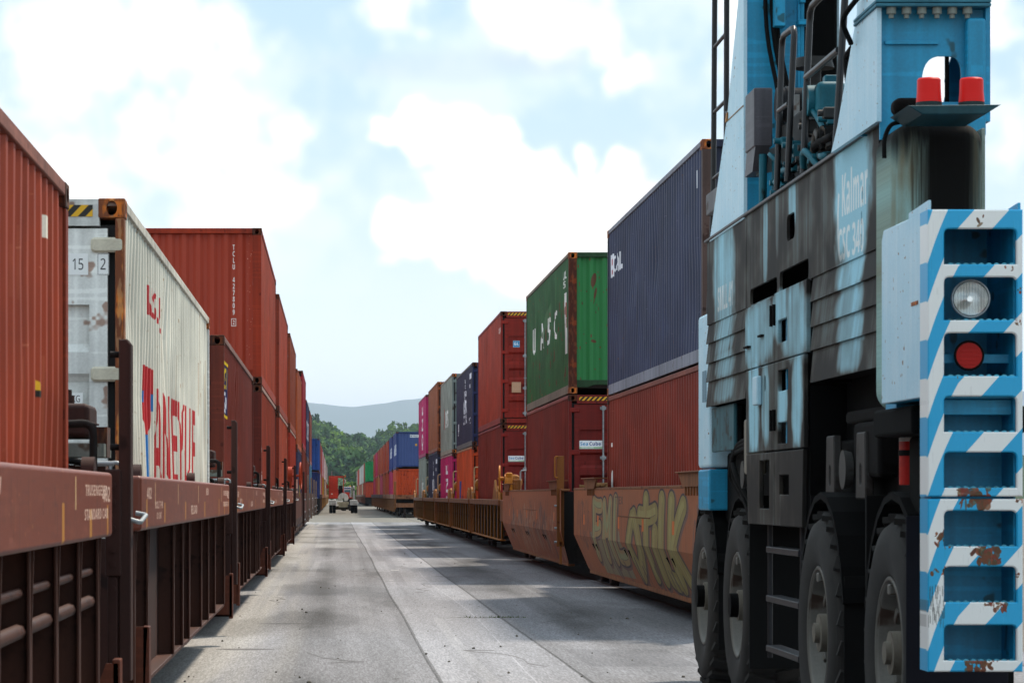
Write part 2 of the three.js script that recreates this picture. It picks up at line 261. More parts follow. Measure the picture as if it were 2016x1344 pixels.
/* o: X face position is set by caller through x; near end distance Z, base height y, height H, hex colour,
   end 'front' | 'door', side: extra side material, doorMap etc., lite: few parts */
function container(o) {
  const H = o.H, L = o.L ?? LEN, t = thing(o.name ?? 'shipping_container', o.label, 'container', [o.x, o.y, -o.Z], o.group);
  const base = paint(o.hex, { map: o.rusty ? wear2 : wear, roughness: 0.6 }), frame = o.frame ?? base, side = o.side ?? base, railMat = o.rail ?? frame;
  const sideG = cached('side' + H + L, () => corrugated(L - 0.3, H - 0.22, Math.round(L / 0.277), 0.036));
  const sideM = cached('sideUVm' + H + L, () => { const g = sideG.clone(), u = g.attributes.uv; for (let i = 0; i < u.count; i++) u.setXY(i, u.getX(i) * L, u.getY(i) * H); return ready(g); });
  for (const s of [1, -1]) {
    const shows = s === (o.faces ?? 1) && o.side;
    const m = part('side_panel', shows ? sideG : sideM, shows ? side : base, t);
    m.position.set(s * (WID / 2 - 0.012), 0.16, -L / 2); if (s < 0) m.rotation.y = Math.PI;
  }
  part('roof', cached('roof' + L, () => ready(plainG(box(WID - 0.1, 0.02, L - 0.12)))), base, t).position.set(0, H - 0.03, -L / 2);
  part('floor', cached('floor' + L, () => ready(plainG(box(WID - 0.12, 0.06, L - 0.12)))), plain(0x2a2220, 0.9), t).position.set(0, 0.13, -L / 2);
  part('end_panel', cached('back' + H, () => ready(plainG(box(WID - 0.3, H - 0.2, 0.04)))), base, t).position.set(0, H / 2, -L + 0.06);
  const postG = cached('post' + H, () => ready(plainG(rbox(0.15, H - 0.236, 0.12, 0.008, 0, 0, 0, 1))));
  const postN = cached('postN' + H, () => ready(plainG(rbox(0.056, H - 0.236, 0.12, 0.008, 0, 0, 0, 1))));
  const railG = cached('rail' + L, () => ready(plainG(rbox(0.06, 0.065, L - 0.356, 0.008, 0, 0, 0, 1)))), sillG = cached('sill' + L, () => ready(plainG(box(0.045, 0.15, L - 0.356))));
  for (const s of [1, -1]) {
    part('top_rail', railG, railMat, t).position.set(s * (WID / 2 - 0.03), H - 0.0345, -L / 2);
    part('bottom_rail', sillG, railMat, t).position.set(s * (WID / 2 - 0.026), 0.087, -L / 2);
    for (const z of [-0.062, -L + 0.062]) { const slim = z > -1 && o.end === 'door'; part('corner_post', slim ? postN : postG, z > -1 && o.nearPost ? o.nearPost : frame, t).position.set(s * (WID / 2 - (slim ? 0.0295 : 0.0765)), H / 2, z); }
  }
  if (!o.lite) for (const [x, y, z] of castings(H, L)) part('corner_casting', castingG, o.casting ?? (o.rusty ? rust : darkRust), t).position.set(x, y, z);
  else for (const [x, y, z] of castings(H, L)) if (z > -1) part('corner_casting', castingG, darkRust, t).position.set(x, y, z);
  const iw = WID - 0.306;
  if (o.end === 'door') {
    part('door_header', cached('hdr', () => ready(plainG(box(iw, 0.16, 0.1)))), frame, t).position.set(0, H - 0.085, -0.06);
    part('door_sill', cached('dsill', () => ready(plainG(box(iw, 0.12, 0.1)))), frame, t).position.set(0, 0.065, -0.06);
    const hgt = H - 0.30, dw = WID - 0.12, lw = dw / 2 - 0.05;
    part('door_gasket', cached('gasket' + H, () => ready(plainG(box(dw - 0.002, hgt + 0.02, 0.03)))), plain(0x121416, 0.6), t).position.set(0, 0.135 + hgt / 2, -0.1);
    const leafG = cached('leaf' + H, () => doorLeafG(lw, hgt - 0.03)), rodG = cached('lockrod' + H, () => lockRodG(hgt));
    for (const s of [-1, 1]) {
      const d = part('door', leafG, s === -1 ? (o.doorL ?? base) : (o.doorR ?? base), t);
      d.position.set(s < 0 ? -dw / 2 + 0.045 : 0.005, 0.15, -0.025);
      if (!o.lite) {
        for (const f of [0.475, 0.83]) { const r = part('lock_rod', rodG, galv, d); r.position.set(s < 0 ? lw * f : lw * (1 - f), -0.02, 0); if (s > 0) r.rotation.z = 0; }
        for (const f of [0.07, 0.36, 0.65, 0.95]) { const hg = part('hinge', hingeG, o.hinge ?? frame, t); hg.position.set(s * (WID / 2 - 0.075), 0.15 + hgt * f, -0.06); if (s > 0) hg.rotation.z = Math.PI; }
      }
    }
    if (o.hazard) for (const s of [-1, 1]) { const m = part('hazard_strip', cached('haz', () => ready(plainG(box(0.72, 0.07, 0.004), true))), cached('hazM', () => new THREE.MeshStandardMaterial({ map: hazardTex, roughness: 0.6 })), t); m.position.set(s * (iw / 2 - 0.40), H - 0.075, -0.0075); }
  } else {
    part('end_header', cached('ehdr', () => ready(plainG(rbox(iw, 0.09, 0.09, 0.008, 0, 0, 0, 1)))), frame, t).position.set(0, H - 0.047, -0.05);
    const e = part('end_panel', cached('front' + H, () => { return ready(corrugated(iw, H - 0.34, 9, 0.045).rotateY(-Math.PI / 2)); }), o.endMat ?? paint(o.hex, { map: wearFlat }), t);
    e.position.set(0, 0.25, -0.05);
    part('end_sill', cached('esill', () => ready(joinG([rspan(-iw / 2, iw / 2, 0.16, 0.25, -0.09, -0.01, 0.006), front(poly([[-iw / 2, 0.12], [-iw / 2, 0.17], [-iw / 2 + 0.34, 0.17], [-iw / 2 + 0.2, 0.12]]), 0.012, 0.05), front(poly([[iw / 2, 0.12], [iw / 2, 0.17], [iw / 2 - 0.34, 0.17], [iw / 2 - 0.2, 0.12]]), 0.012, 0.05)]))), frame, t);
  }
  return t;
}
// wear over a 0..1 end panel
const wearFlat = dataTex(512, 512, (u, v) => { const st = fb2(u, v, 60, 2, 3, 61), big = fb2(u, v, 4, 4, 5, 67), gr = vn2(u * 256, v * 256, 256, 256, 63), sp = fb2(u, v, 26, 30, 3, 69), ru = sstep(0.70, 0.78, sp); const a = 0.9 + 0.12 * (st - 0.5) + 0.2 * (big - 0.5) + 0.05 * (gr - 0.5); return [a * lerp(1, 0.6, ru), a * lerp(1, 0.45, ru), a * lerp(1, 0.4, ru)]; });
// a painted long side with lettering: base paint, streaks, dents of rust, then draw(c, W, H) in canvas pixels
function sideMat(hex, H, draw, o = {}) {
  const W = o.W ?? 2048, Hp = 512, r = rng(o.seed ?? 5);
  const tex = canvasTex(W, Hp, (c) => {
    c.fillStyle = hex; c.fillRect(0, 0, W, Hp);
    draw?.(c, W, Hp);
    for (let i = 0; i < 900; i++) { const x = r() * W, y = r() * Hp, h = 20 + r() * 260; c.fillStyle = r() < (o.dark ?? 0.6) ? `rgba(40,22,14,${0.02 + r() * 0.07})` : `rgba(255,235,220,${0.02 + r() * 0.06})`; c.fillRect(x, y, 1 + r() * 4, h); }
    for (let i = 0; i < (o.rust ?? 50); i++) { const x = r() * W, y = r() * Hp; c.fillStyle = `rgba(${110 + r() * 40},${60 + r() * 20},20,${0.25 + r() * 0.5})`; c.fillRect(x, y, 2 + r() * 5, 2 + r() * 7); c.fillStyle = `rgba(130,75,25,${0.06 + r() * 0.18})`; c.fillRect(x + 1, y, 2 + r() * 2, 20 + r() * 160); }
    { const im = c.getImageData(0, 0, W, Hp), d = im.data, ox = r() * 1024 | 0, oy = r() * 1024 | 0, am = o.am ?? 0.75; // weathering of the paint, another stretch of it for each side
      for (let j = 0; j < Hp; j++) for (let i = 0; i < W; i++) { const k = (j * W + i) * 4, q = 1 + am * (streaks[((j * 2 + oy) & 1023) * 1024 + ((i + ox) & 1023)] - 1); d[k] *= q; d[k + 1] *= q; d[k + 2] *= q; } c.putImageData(im, 0, 0); }
    for (let i = 0; i < 90; i++) { c.strokeStyle = `rgba(${o.scr ?? '235,190,170'},${0.08 + r() * 0.22})`; c.lineWidth = 0.8 + r(); c.beginPath(); const x = r() * W, y = r() * Hp; c.moveTo(x, y); c.lineTo(x + (r() - 0.3) * 90, y + (r() - 0.5) * 14); c.stroke(); }
  });
  return new THREE.MeshPhysicalMaterial({ map: tex, roughness: 0.6, specularIntensity: 0.55 });
}
const txt = (c, s, x, y, size, fill, sx = 1, weight = 'bold') => { c.save(); c.translate(x, y); c.scale(sx, 1); c.fillStyle = fill; c.font = `${weight} ${size}px sans-serif`; c.textBaseline = 'middle'; c.textAlign = 'center'; c.fillText(s, 0, 0); c.restore(); };
const stackTxt = (c, s, x, y0, dy, size, fill, sx = 1) => [...s].forEach((k, i) => txt(c, k, x, y0 + i * dy, size, fill, sx));
// a flat sticker plate with print; w x h metres, printed by draw
function sticker(name, w, h, parent, pos, draw, pxm = 900, rotY = 0) {
  const t = canvasTex(Math.max(16, Math.round(w * pxm)), Math.max(16, Math.round(h * pxm)), draw), m = part(name, ready(plainG(box(w, h, 0.003), true)), new THREE.MeshStandardMaterial({ map: t, roughness: 0.5 }), parent);
  m.position.set(...pos); m.rotation.y = rotY; return m;
}

// left train: faces +X at x = -1.27, right train faces -X at x = 4.28
const XL = -1.27 - WID / 2, XR = 4.28 + WID / 2, FL = 0.49;
const C = { rust: '#90371c', tclu: '#a33416', dark: '#6c2517', brown: '#96502e', red: '#942b1e', navy: '#262a44', green: '#1d4a2a', grey: '#8b8f84', pink: '#b81a5e', orange: '#c4481c', crim: '#a01226', blue: '#22386f', teal: '#3f7390', cream: '#cfc5ac', white: '#eff1ec', yellow: '#b57a12', ored: '#b0361c', lgreen: '#1f8a4e' };
const num = (c, s, x, y, size) => txt(c, s, x, y, size, '#e8e6e0', 0.9);

// --- left train
container({ x: XL, y: 0.425, Z: 14.27 - LEN, H: STD, hex: C.rust, end: 'front', label: 'rust red container of standard height in the ribbed brown well, next to the white container', faces: 1,
  rail: paint('#8f5848'), side: sideMat(C.rust, STD, (c, W, H) => { c.fillStyle = '#d8cfc0'; c.fillRect(W * 0.929, H * 0.072, 24, 22); c.fillStyle = '#d0a020'; c.beginPath(); c.moveTo(W * 0.897, H * 0.375); c.lineTo(W * 0.912, H * 0.392); c.lineTo(W * 0.912, H * 0.408); c.lineTo(W * 0.897, H * 0.402); c.fill(); c.fillStyle = '#181410'; c.fillRect(W * 0.897, H * 0.405, 40, 6); c.strokeStyle = '#c07a5a'; c.lineWidth = 3; for (let k = 0; k < 4; k++) { c.beginPath(); c.moveTo(W * 0.895 + k * 6, H * 0.28); c.lineTo(W * 0.897 + k * 3, H * 0.37); c.stroke(); } }, { seed: 3, rust: 30 }) });
const whiteC = container({ x: XL, y: 0.434, Z: 18.05, H: HC, hex: C.white, end: 'door', hazard: true, nearPost: rust, hinge: paint('#c9c2ae', { map: wear2 }), casting: rust,
  label: 'rust streaked white high container with red and blue lettering on its side', faces: 1, rail: paint('#cfcabd', { map: wear2 }),
  side: sideMat('#dcd8c8', HC, (c, W, H) => {
    c.fillStyle = '#c01d22'; c.fillRect(W * 0.165, H * 0.315, W * 0.085, H * 0.07);
    c.beginPath(); c.moveTo(W * 0.165, H * 0.38); c.lineTo(W * 0.25, H * 0.38); c.lineTo(W * 0.22, H * 0.50); c.lineTo(W * 0.19, H * 0.50); c.fill();
    c.fillStyle = '#1f6fb5'; c.fillRect(W * 0.186, H * 0.49, W * 0.036, H * 0.2); c.fillRect(W * 0.165, H * 0.38, W * 0.018, H * 0.03); c.fillRect(W * 0.232, H * 0.38, W * 0.018, H * 0.045);
    c.save(); c.translate(W * 0.525, H * 0.50); c.scale(1.92, 1.3); txt(c, 'ANEYUE', 0, 0, 150, '#c01d22'); c.restore();
    txt(c, 'NSUJ', W * 0.27, H * 0.145, 54, '#c01d22', 2.4);
    c.fillStyle = 'rgba(150,100,40,0.55)'; for (const [x, y, h] of [[0.2, 0.55, 0.3], [0.22, 0.6, 0.3], [0.36, 0.28, 0.16], [0.9, 0.02, 0.9], [0.955, 0.2, 0.7], [0.985, 0.05, 0.9], [0.005, 0.02, 0.5]]) c.fillRect(W * x, H * y, 6, H * h);
  }, { seed: 8, rust: 160, dark: 0.4, scr: '150,120,80' }) });
sticker('number_plate', 0.125, 0.13, whiteC, [0.935, 2.50, -0.0235], (c, W, H) => { c.fillStyle = '#e6e8e6'; c.fillRect(0, 0, W, H); txt(c, '15', W / 2, H / 2, H * 0.72, '#16181a', 0.72, ''); });
sticker('check_digit_plate', 0.07, 0.13, whiteC, [1.088, 2.50, -0.0235], (c, W, H) => { c.fillStyle = '#e6e8e6'; c.fillRect(0, 0, W, H); c.strokeStyle = '#16181a'; c.lineWidth = 2; c.strokeRect(3, 3, W - 6, H - 6); txt(c, '2', W / 2, H / 2, H * 0.72, '#16181a', 0.75, ''); });
sticker('weight_plate', 0.11, 0.13, whiteC, [0.91, 1.66, -0.0235], (c, W, H) => { c.fillStyle = '#e6e8e6'; c.fillRect(0, 0, W, H); txt(c, 'KG', W * 0.62, H * 0.28, H * 0.42, '#16181a', 0.8, ''); txt(c, 'LB', W * 0.62, H * 0.76, H * 0.42, '#16181a', 0.8, ''); });
container({ x: XL, y: 0.475, Z: 34.2, H: HC, hex: C.dark, end: 'front', label: 'dark red high container with a blue and yellow logo strip near its corner', faces: 1, rail: paint('#8d6a62'), nearPost: paint('#74301f'),
  side: sideMat(C.dark, HC, (c, W, H) => { c.save(); c.translate(W * 0.028, H * 0.09); c.scale(0.85, 0.58); c.fillStyle = '#1b2150'; c.fillRect(0, 0, W * 0.13, H * 0.37); c.fillStyle = '#e3c21c'; c.fillRect(-4, -14, W * 0.13 + 8, 12); c.fillRect(-4, H * 0.37 + 2, W * 0.13 + 8, 12); txt(c, 'WGF', W * 0.066, H * 0.10, 110, '#e3c21c', 1.05); c.strokeStyle = '#e8ebf2'; c.lineWidth = 15; c.beginPath(); c.ellipse(W * 0.065, H * 0.28, 78, 36, 0, 0, 7); c.stroke(); txt(c, 'A', W * 0.065, H * 0.28, 60, '#e8ebf2', 1.4); c.restore(); }, { seed: 12, rust: 30 }) });
const upY = (h) => FL + h + 0.02;
const X2 = -1.24 - WID / 2;
container({ x: X2, y: 0.50, Z: 50.4, H: HC, hex: C.dark, end: 'front', label: 'lower red container with a column of white letters, under the one numbered TCLU', faces: 1, rail: paint('#a98b80'),
  side: sideMat('#87301a', HC, (c, W, H) => { stackTxt(c, '1 ATLPEXMA', W * 0.06, H * 0.2, 38, 50, '#e8e6e0', 1.9); }, { seed: 21, rust: 20 }) });
const tclu = container({ x: X2, y: 0.50 + HC + 0.02, Z: 50.4, H: STD + 0.03, hex: C.tclu, end: 'front', label: 'brick red container with white number TCLU 427809 down its end', faces: 1,
  endMat: new THREE.MeshStandardMaterial({ roughness: 0.6, map: canvasTex(1024, 1024, (c, W, H) => {
    const r = rng(77); c.fillStyle = C.tclu; c.fillRect(0, 0, W, H);
    for (let i = 0; i < 260; i++) { c.fillStyle = r() < 0.6 ? `rgba(40,14,6,${0.02 + r() * 0.06})` : `rgba(255,180,150,${0.02 + r() * 0.05})`; c.fillRect(r() * W, r() * H, 1 + r() * 5, 20 + r() * 300); }
    stackTxt(c, 'TCLU 427809', W * 0.85, H * 0.10, 49, 54, '#eceae4', 0.62); c.strokeStyle = '#eceae4'; c.lineWidth = 5; c.strokeRect(W * 0.85 - 18, H * 0.655 - 28, 36, 54); txt(c, '2', W * 0.85, H * 0.655, 46, '#eceae4', 0.62);
    for (let i = 0; i < 40; i++) { c.fillStyle = `rgba(225,180,160,${0.3 + r() * 0.5})`; c.fillRect(W * (0.95 + r() * 0.05), r() * H, 2 + r() * 6, 2 + r() * 8); }
  }) }), side: sideMat('#9c3a20', STD, null, { seed: 24, rust: 40, dark: 0.35 }) });
const redSide = sideMat('#97391e', STD, (c, W, H) => stackTxt(c, 'TGHU5107', W * 0.93, H * 0.15, 40, 46, '#e0d6cc', 1.6), { seed: 25, rust: 40, dark: 0.4 });
const G1 = 'containers of the train beside the brown wells';
const L2 = (Z, low, lh, lH, up, uh, uH, ll, ul, o = {}) => {
  container({ x: X2, y: FL, Z, H: lH, hex: lh, end: o.le ?? 'front', label: ll, faces: 1, ...low });
  container({ x: X2, y: upY(lH), Z, H: uH, hex: uh, end: o.ue ?? 'front', label: ul, faces: 1, ...up });
};
L2(66.3, { side: redSide, rail: paint('#a98b80') }, '#8e341c', HC, { side: sideMat('#9a381e', STD, null, { seed: 26, rust: 30 }) }, '#8e3620', STD, 'lower rust red container right behind the one under TCLU', 'upper rust red container right behind the TCLU container');
L2(82.3, { rail: paint('#a98b80') }, C.ored, HC, {}, '#97401f', STD, 'bright orange red lower container beside the orange brake wheel', 'upper rust brown container with dark door edge above the orange red one', { le: 'door', ue: 'door' });
L2(98.3, { side: sideMat('#2b3050', STD, (c, W, H) => stackTxt(c, 'NYK', W * 0.9, H * 0.35, 90, 90, '#e4e4ea', 2), { seed: 27 }) }, '#2b3050', STD, {}, '#b0552c', STD, 'dark blue lower container with white letters under the orange brown one', 'orange brown upper container, lower than the crimson one behind it', { ue: 'door' });
L2(114.3, {}, '#833322', HC, {}, C.crim, HC, 'brown lower container under the crimson one', 'crimson upper high container in the train beside the brown wells', { ue: 'door' });
L2(130.3, {}, '#7d3526', STD, { side: sideMat('#20284c', STD, (c, W, H) => txt(c, 'CMA CGM', W * 0.5, H * 0.5, 250, '#e6e6ec', 1.4), { seed: 28 }) }, C.navy, STD, 'red brown lower container under the navy one with white letters', 'navy upper container with tall white letters behind the crimson one');
L2(146.3, {}, C.teal, STD, {}, '#8a3b2a', STD, 'pale blue lower container at the end of the near train', 'red brown upper container at the end of the near train', { le: 'front', ue: 'door' });

// --- left train beyond the gap
const ORD = ['heading', 'first behind', 'second behind', 'third behind', 'fourth behind', 'fifth behind', 'sixth behind', 'seventh behind', 'eighth behind', 'ninth behind', 'tenth behind', 'eleventh behind', 'twelfth behind', 'thirteenth behind', 'fourteenth behind'];
const farUp = ['#24488c', '#94502f', '#b8503a', '#b81a5e', '#d6d6d0', '#b04a34', '#b81a5e', '#d6d6d0', '#d6d6d0', '#b04a34', '#8b8f84', '#d6d6d0', '#94502f', '#b81a5e', '#d6d6d0'];
const farLo = ['#1f2c66', '#c8b9a0', '#b81a5e', '#b57a12', '#bf8414', '#b57a12', '#7a3a22', '#8a8478', '#a8642a', '#c8b9a0', '#7a4a32', '#8b8f84', '#a8642a', '#8a3a28', '#b57a12'];
for (let k = 0; k < 15; k++) {
  const Z = 235 + k * 16.2, lab = (p) => `${p} container in the far train, ${ORD[k]} the bright blue one beside the yard tractor`;
  container({ x: X2, y: FL, Z, H: HC, hex: farLo[k], end: k ? 'door' : 'front', lite: true, faces: 1, label: k ? lab('lower') : 'dark blue lower container heading the far train beside the red yard tractor', group: 'lower containers of the far train' });
  container({ x: X2, y: upY(HC), Z, H: STD, hex: farUp[k], end: k ? 'door' : 'front', lite: true, faces: 1, label: k ? lab('upper') : 'bright blue ribbed upper container heading the far train beside the red yard tractor', group: 'upper containers of the far train' });
}
// --- right train
const seaCube = (parent, pos) => sticker('lessor_sticker', 0.43, 0.15, parent, pos, (c, W, H) => {
  c.fillStyle = '#e9edf0'; c.fillRect(0, 0, W, H); c.font = `bold ${H * 0.6}px sans-serif`; c.textBaseline = 'middle'; c.fillStyle = '#2f93c9'; c.fillText('Sea', W * 0.03, H * 0.4); c.fillStyle = '#173f86'; c.fillText('Cube', W * 0.41, H * 0.4);
  c.fillStyle = '#5aa83c'; c.fillRect(0, H * 0.8, W, H * 0.13); c.fillStyle = '#e9edf0'; c.font = `bold ${H * 0.15}px sans-serif`; c.fillText('CONTAINER LEASING', W * 0.08, H * 0.87);
}, 900);
const rY = (a) => FL + a + 0.02;
container({ x: XR, y: FL, Z: 34.9, H: STD, hex: '#7e2a19', end: 'front', faces: -1, label: 'brick red lower container with white marks, under the dark blue ribbed one', rail: paint('#8d4c3c'),
  side: sideMat('#7c2a19', STD, (c, W, H) => { c.fillStyle = '#e6e4de'; c.fillRect(W * 0.028, H * 0.28, 12, 14); c.beginPath(); c.moveTo(W * 0.03, H * 0.46); c.quadraticCurveTo(W * 0.018, H * 0.6, W * 0.03, H * 0.74); c.lineTo(W * 0.036, H * 0.74); c.lineTo(W * 0.036, H * 0.46); c.fill(); c.fillRect(W * 0.024, H * 0.82, 20, 46); }, { seed: 41, rust: 25 }) });
container({ x: XR, y: rY(STD), Z: 34.9, H: STD, hex: '#2e3348', end: 'front', faces: -1, label: 'dark blue ribbed upper container with a small white and red logo', rail: paint('#8b8d98', { map: wear2 }), nearPost: paint('#5a4640', { map: wear2 }), casting: rust,
  side: sideMat('#343a52', STD, (c, W, H) => { txt(c, 'CAI', W * 0.105, H * 0.225, 74, '#e8e8ee', 1.6); c.fillStyle = '#e8e8ee'; c.fillRect(W * 0.02, H * 0.15, W * 0.045, H * 0.15); c.fillStyle = '#b3232c'; c.fillRect(W * 0.03, H * 0.18, W * 0.02, H * 0.04); c.fillRect(W * 0.03, H * 0.25, W * 0.02, H * 0.03); c.fillStyle = '#e8e8ee'; c.fillRect(W * 0.12, H * 0.26, W * 0.05, H * 0.03); c.fillStyle = '#d0d2da'; c.fillRect(W * 0.955, H * 0.1, 12, 46); }, { seed: 42, rust: 30, scr: '190,190,210' }) });
const gL = container({ x: XR, y: FL, Z: 54.9, H: HC, hex: '#7e2019', end: 'door', hazard: true, faces: -1, label: 'red lower container with a lessor sticker on its doors, under the green one', rail: paint('#9a4f44'), side: sideMat('#702317', HC, null, { seed: 43, rust: 20 }) });
seaCube(gL, [-WID / 2 + 0.415, 1.98, -0.0235]);
sticker('chalk_note', 0.26, 0.1, gL, [-WID / 2 + 0.4, 0.8, -0.0235], (c, W, H) => { c.fillStyle = '#7e2019'; c.fillRect(0, 0, W, H); txt(c, 'CHF 29/', W / 2, H * 0.3, H * 0.42, '#d9cfcc'); txt(c, 'PEL 11', W / 2, H * 0.75, H * 0.42, '#d9cfcc'); });
container({ x: XR, y: rY(HC), Z: 54.9, H: STD, hex: '#20592f', end: 'front', faces: -1, rusty: true, label: 'rust patched green container with large white letters U A S C', nearPost: new THREE.MeshStandardMaterial({ color: 0x9c7a68, map: rustTex, roughness: 0.9 }), frame: paint('#29492c', { map: wear2 }), rail: paint('#7c6f5e', { map: wear2 }),
  endMat: new THREE.MeshStandardMaterial({ roughness: 0.6, map: canvasTex(1024, 1024, (c, W, H) => { const r = rng(71); c.fillStyle = '#20753a'; c.fillRect(0, 0, W, H); for (let i = 0; i < 240; i++) { c.fillStyle = r() < 0.6 ? `rgba(20,30,12,${0.04 + r() * 0.08})` : `rgba(160,200,150,${0.02 + r() * 0.05})`; c.fillRect(r() * W, r() * H, 1 + r() * 5, 20 + r() * 300); } for (let i = 0; i < 110; i++) { c.fillStyle = `rgba(${92 + r() * 40},${40 + r() * 16},22,${0.5 + r() * 0.45})`; c.beginPath(); c.ellipse(r() * W, r() * H, 2 + r() * 7, 4 + r() * (r() < 0.12 ? 70 : 14), 0, 0, 7); c.fill(); } c.fillStyle = 'rgba(98,44,26,0.9)'; for (const [x, y, w, h] of [[150, 190, 46, 120], [165, 300, 22, 100], [150, 700, 50, 26], [330, 880, 40, 60]]) { c.beginPath(); c.ellipse(x, y, w / 2, h / 2, 0.2, 0, 7); c.fill(); } }) }),
  side: sideMat('#28592f', STD, (c, W, H) => { const lx = [0.19, 0.375, 0.54, 0.72]; [...'UASC'].forEach((k, i) => txt(c, k, W * lx[i], H * 0.46, 165, '#e2e4de', 1.6)); c.fillStyle = '#e2e4de'; c.fillRect(W * 0.91, H * 0.26, W * 0.045, H * 0.48); c.fillStyle = '#a84038'; c.fillRect(W * 0.925, H * 0.34, 30, 60); txt(c, 'UACU', W * 0.91, H * 0.12, 46, '#dfe2da', 1.3); txt(c, '45G1', W * 0.905, H * 0.19, 40, '#dfe2da', 1.2); const r = rng(9); for (let i = 0; i < 60; i++) { c.fillStyle = `rgba(96,50,28,${0.4 + r() * 0.5})`; c.beginPath(); c.ellipse(r() * W, H * (0.3 + 0.7 * r()), 4 + r() * 16, 4 + r() * 26, r(), 0, 7); c.fill(); } c.fillStyle = 'rgba(170,190,150,0.22)'; c.beginPath(); c.ellipse(W * 0.5, H * 0.35, W * 0.12, H * 0.07, -0.2, 0, 7); c.fill(); }, { seed: 44, rust: 200 }) });
const sL = container({ x: XR, y: FL, Z: 77.5, H: HC, hex: '#8a221b', end: 'door', hazard: true, faces: -1, label: 'red lower container with sticker and brake wheel before it, in the yellow ribbed well', side: sideMat('#752417', HC, null, { seed: 45, rust: 20 }) });
seaCube(sL, [-WID / 2 + 0.415, 2.0, -0.0235]);
const sU = container({ x: XR, y: rY(HC), Z: 77.5, H: HC, hex: '#96281b', end: 'door', hazard: true, faces: -1, label: 'red upper container with a blue GL sticker on its doors', side: sideMat('#9a331c', HC, (c, W, H) => txt(c, 'TCNU', W * 0.93, H * 0.15, 40, '#ddd0c8', 1.3), { seed: 46, rust: 40 }) });
sticker('class_sticker', 0.17, 0.17, sU, [-WID / 2 + 0.41, 2.05, -0.0235], (c, W, H) => { c.fillStyle = '#2f86b8'; c.fillRect(0, 0, W, H); txt(c, 'GL', W / 2, H * 0.48, H * 0.62, '#e8eef2'); c.strokeStyle = '#e8eef2'; c.lineWidth = 3; c.strokeRect(2, 2, W - 4, H - 4); });
sticker('data_plate', 0.24, 0.27, sU, [-WID / 2 + 0.41, 0.93, -0.0235], (c, W, H) => { c.fillStyle = '#b58a6a'; c.fillRect(0, 0, W, H); c.fillStyle = '#d6c4ac'; for (let i = 0; i < 7; i++) c.fillRect(8, 8 + i * H / 8, W - 16, 4); });
const cma = (seed) => sideMat('#2b2940', STD, (c, W, H) => { [['I', 0.14, 40], ['A', 0.22, 46], ['CGM', 0.31, 52], ['&V', 0.40, 56], ['MA', 0.50, 130], ['CMA', 0.67, 92]].forEach(([s, y, z]) => txt(c, s, W * 0.53, H * y, z, '#e2e2e8', 2.4)); c.fillStyle = '#e2e2e8'; c.fillRect(W * 0.82, H * 0.09, W * 0.11, H * 0.075); c.fillRect(W * 0.82, H * 0.23, W * 0.03, H * 0.05); txt(c, 'NC', W * 0.82, H * 0.72, 60, '#e2e2e8', 1.5); txt(c, 'R2', W * 0.1, H * 0.74, 80, '#e2e2e8', 1.6); txt(c, '22G1', W * 0.1, H * 0.83, 36, '#e2e2e8', 1.6); }, { seed });
const oneMat = sideMat(C.pink, HC, (c, W, H) => { c.save(); c.translate(W * 0.5, H * 0.5); c.rotate(-Math.PI / 2); c.scale(1, 2.6); txt(c, 'ONE', 0, 0, 190, '#e6dfe2', 1.0); c.restore(); txt(c, 'EXPRESS', W * 0.5, H * 0.9, 40, '#e6dfe2', 2); }, { seed: 50, rust: 10 });
const capMat = sideMat('#8b9186', HC, (c, W, H) => { txt(c, 'CAPS', W * 0.5, H * 0.55, 170, '#e4e6e0', 1.3); c.fillStyle = '#a8442c'; c.fillRect(W * 0.3, H * 0.38, W * 0.04, H * 0.3); }, { seed: 51, rust: 60 });
container({ x: XR, y: FL, Z: 93.5, H: STD, hex: C.orange, end: 'door', faces: -1, label: 'bright orange lower container with blue letters under the dark navy one', rail: paint('#b8805a'), side: sideMat('#c2481c', STD, (c, W, H) => { c.fillStyle = '#24458c'; c.fillRect(W * 0.17, H * 0.42, W * 0.1, H * 0.5); txt(c, 'Hapag-Lloyd', W * 0.58, H * 0.74, 150, '#2f3a6a', 1.15); }, { seed: 52, rust: 10 }) });
container({ x: XR, y: rY(STD), Z: 93.5, H: STD, hex: '#2a3358', end: 'door', faces: -1, label: 'dark navy upper container with white lettering above the orange one', side: cma(53), rail: paint('#6b6462') });
container({ x: XR, y: FL, Z: 109.5, H: STD, hex: C.pink, end: 'door', faces: -1, label: 'magenta lower container under the grey one', side: oneMat, rail: paint('#b88a86') });
container({ x: XR, y: rY(STD), Z: 109.5, H: HC, hex: '#7d8a86', end: 'door', faces: -1, rusty: true, label: 'grey upper container with faded white and red logo above the magenta one', side: capMat, rail: paint('#a89a88') });
container({ x: XR, y: FL, Z: 125.5, H: HC, hex: '#33364c', end: 'door', faces: -1, label: 'dark navy lower container with white lettering under the brown one', side: cma(54) });
container({ x: XR, y: rY(HC), Z: 125.5, H: HC, hex: C.brown, end: 'door', faces: -1, rusty: true, label: 'plain rust brown upper container between the grey and the magenta ones', side: sideMat('#93502f', HC, null, { seed: 55, rust: 40 }) });
container({ x: XR, y: FL, Z: 141.5, H: HC, hex: '#838a80', end: 'door', faces: -1, label: 'grey lower container under the magenta upper one', side: capMat });
container({ x: XR, y: rY(HC), Z: 141.5, H: HC, hex: C.pink, end: 'front', faces: -1, label: 'magenta upper container with large white letters lying sideways', side: oneMat });

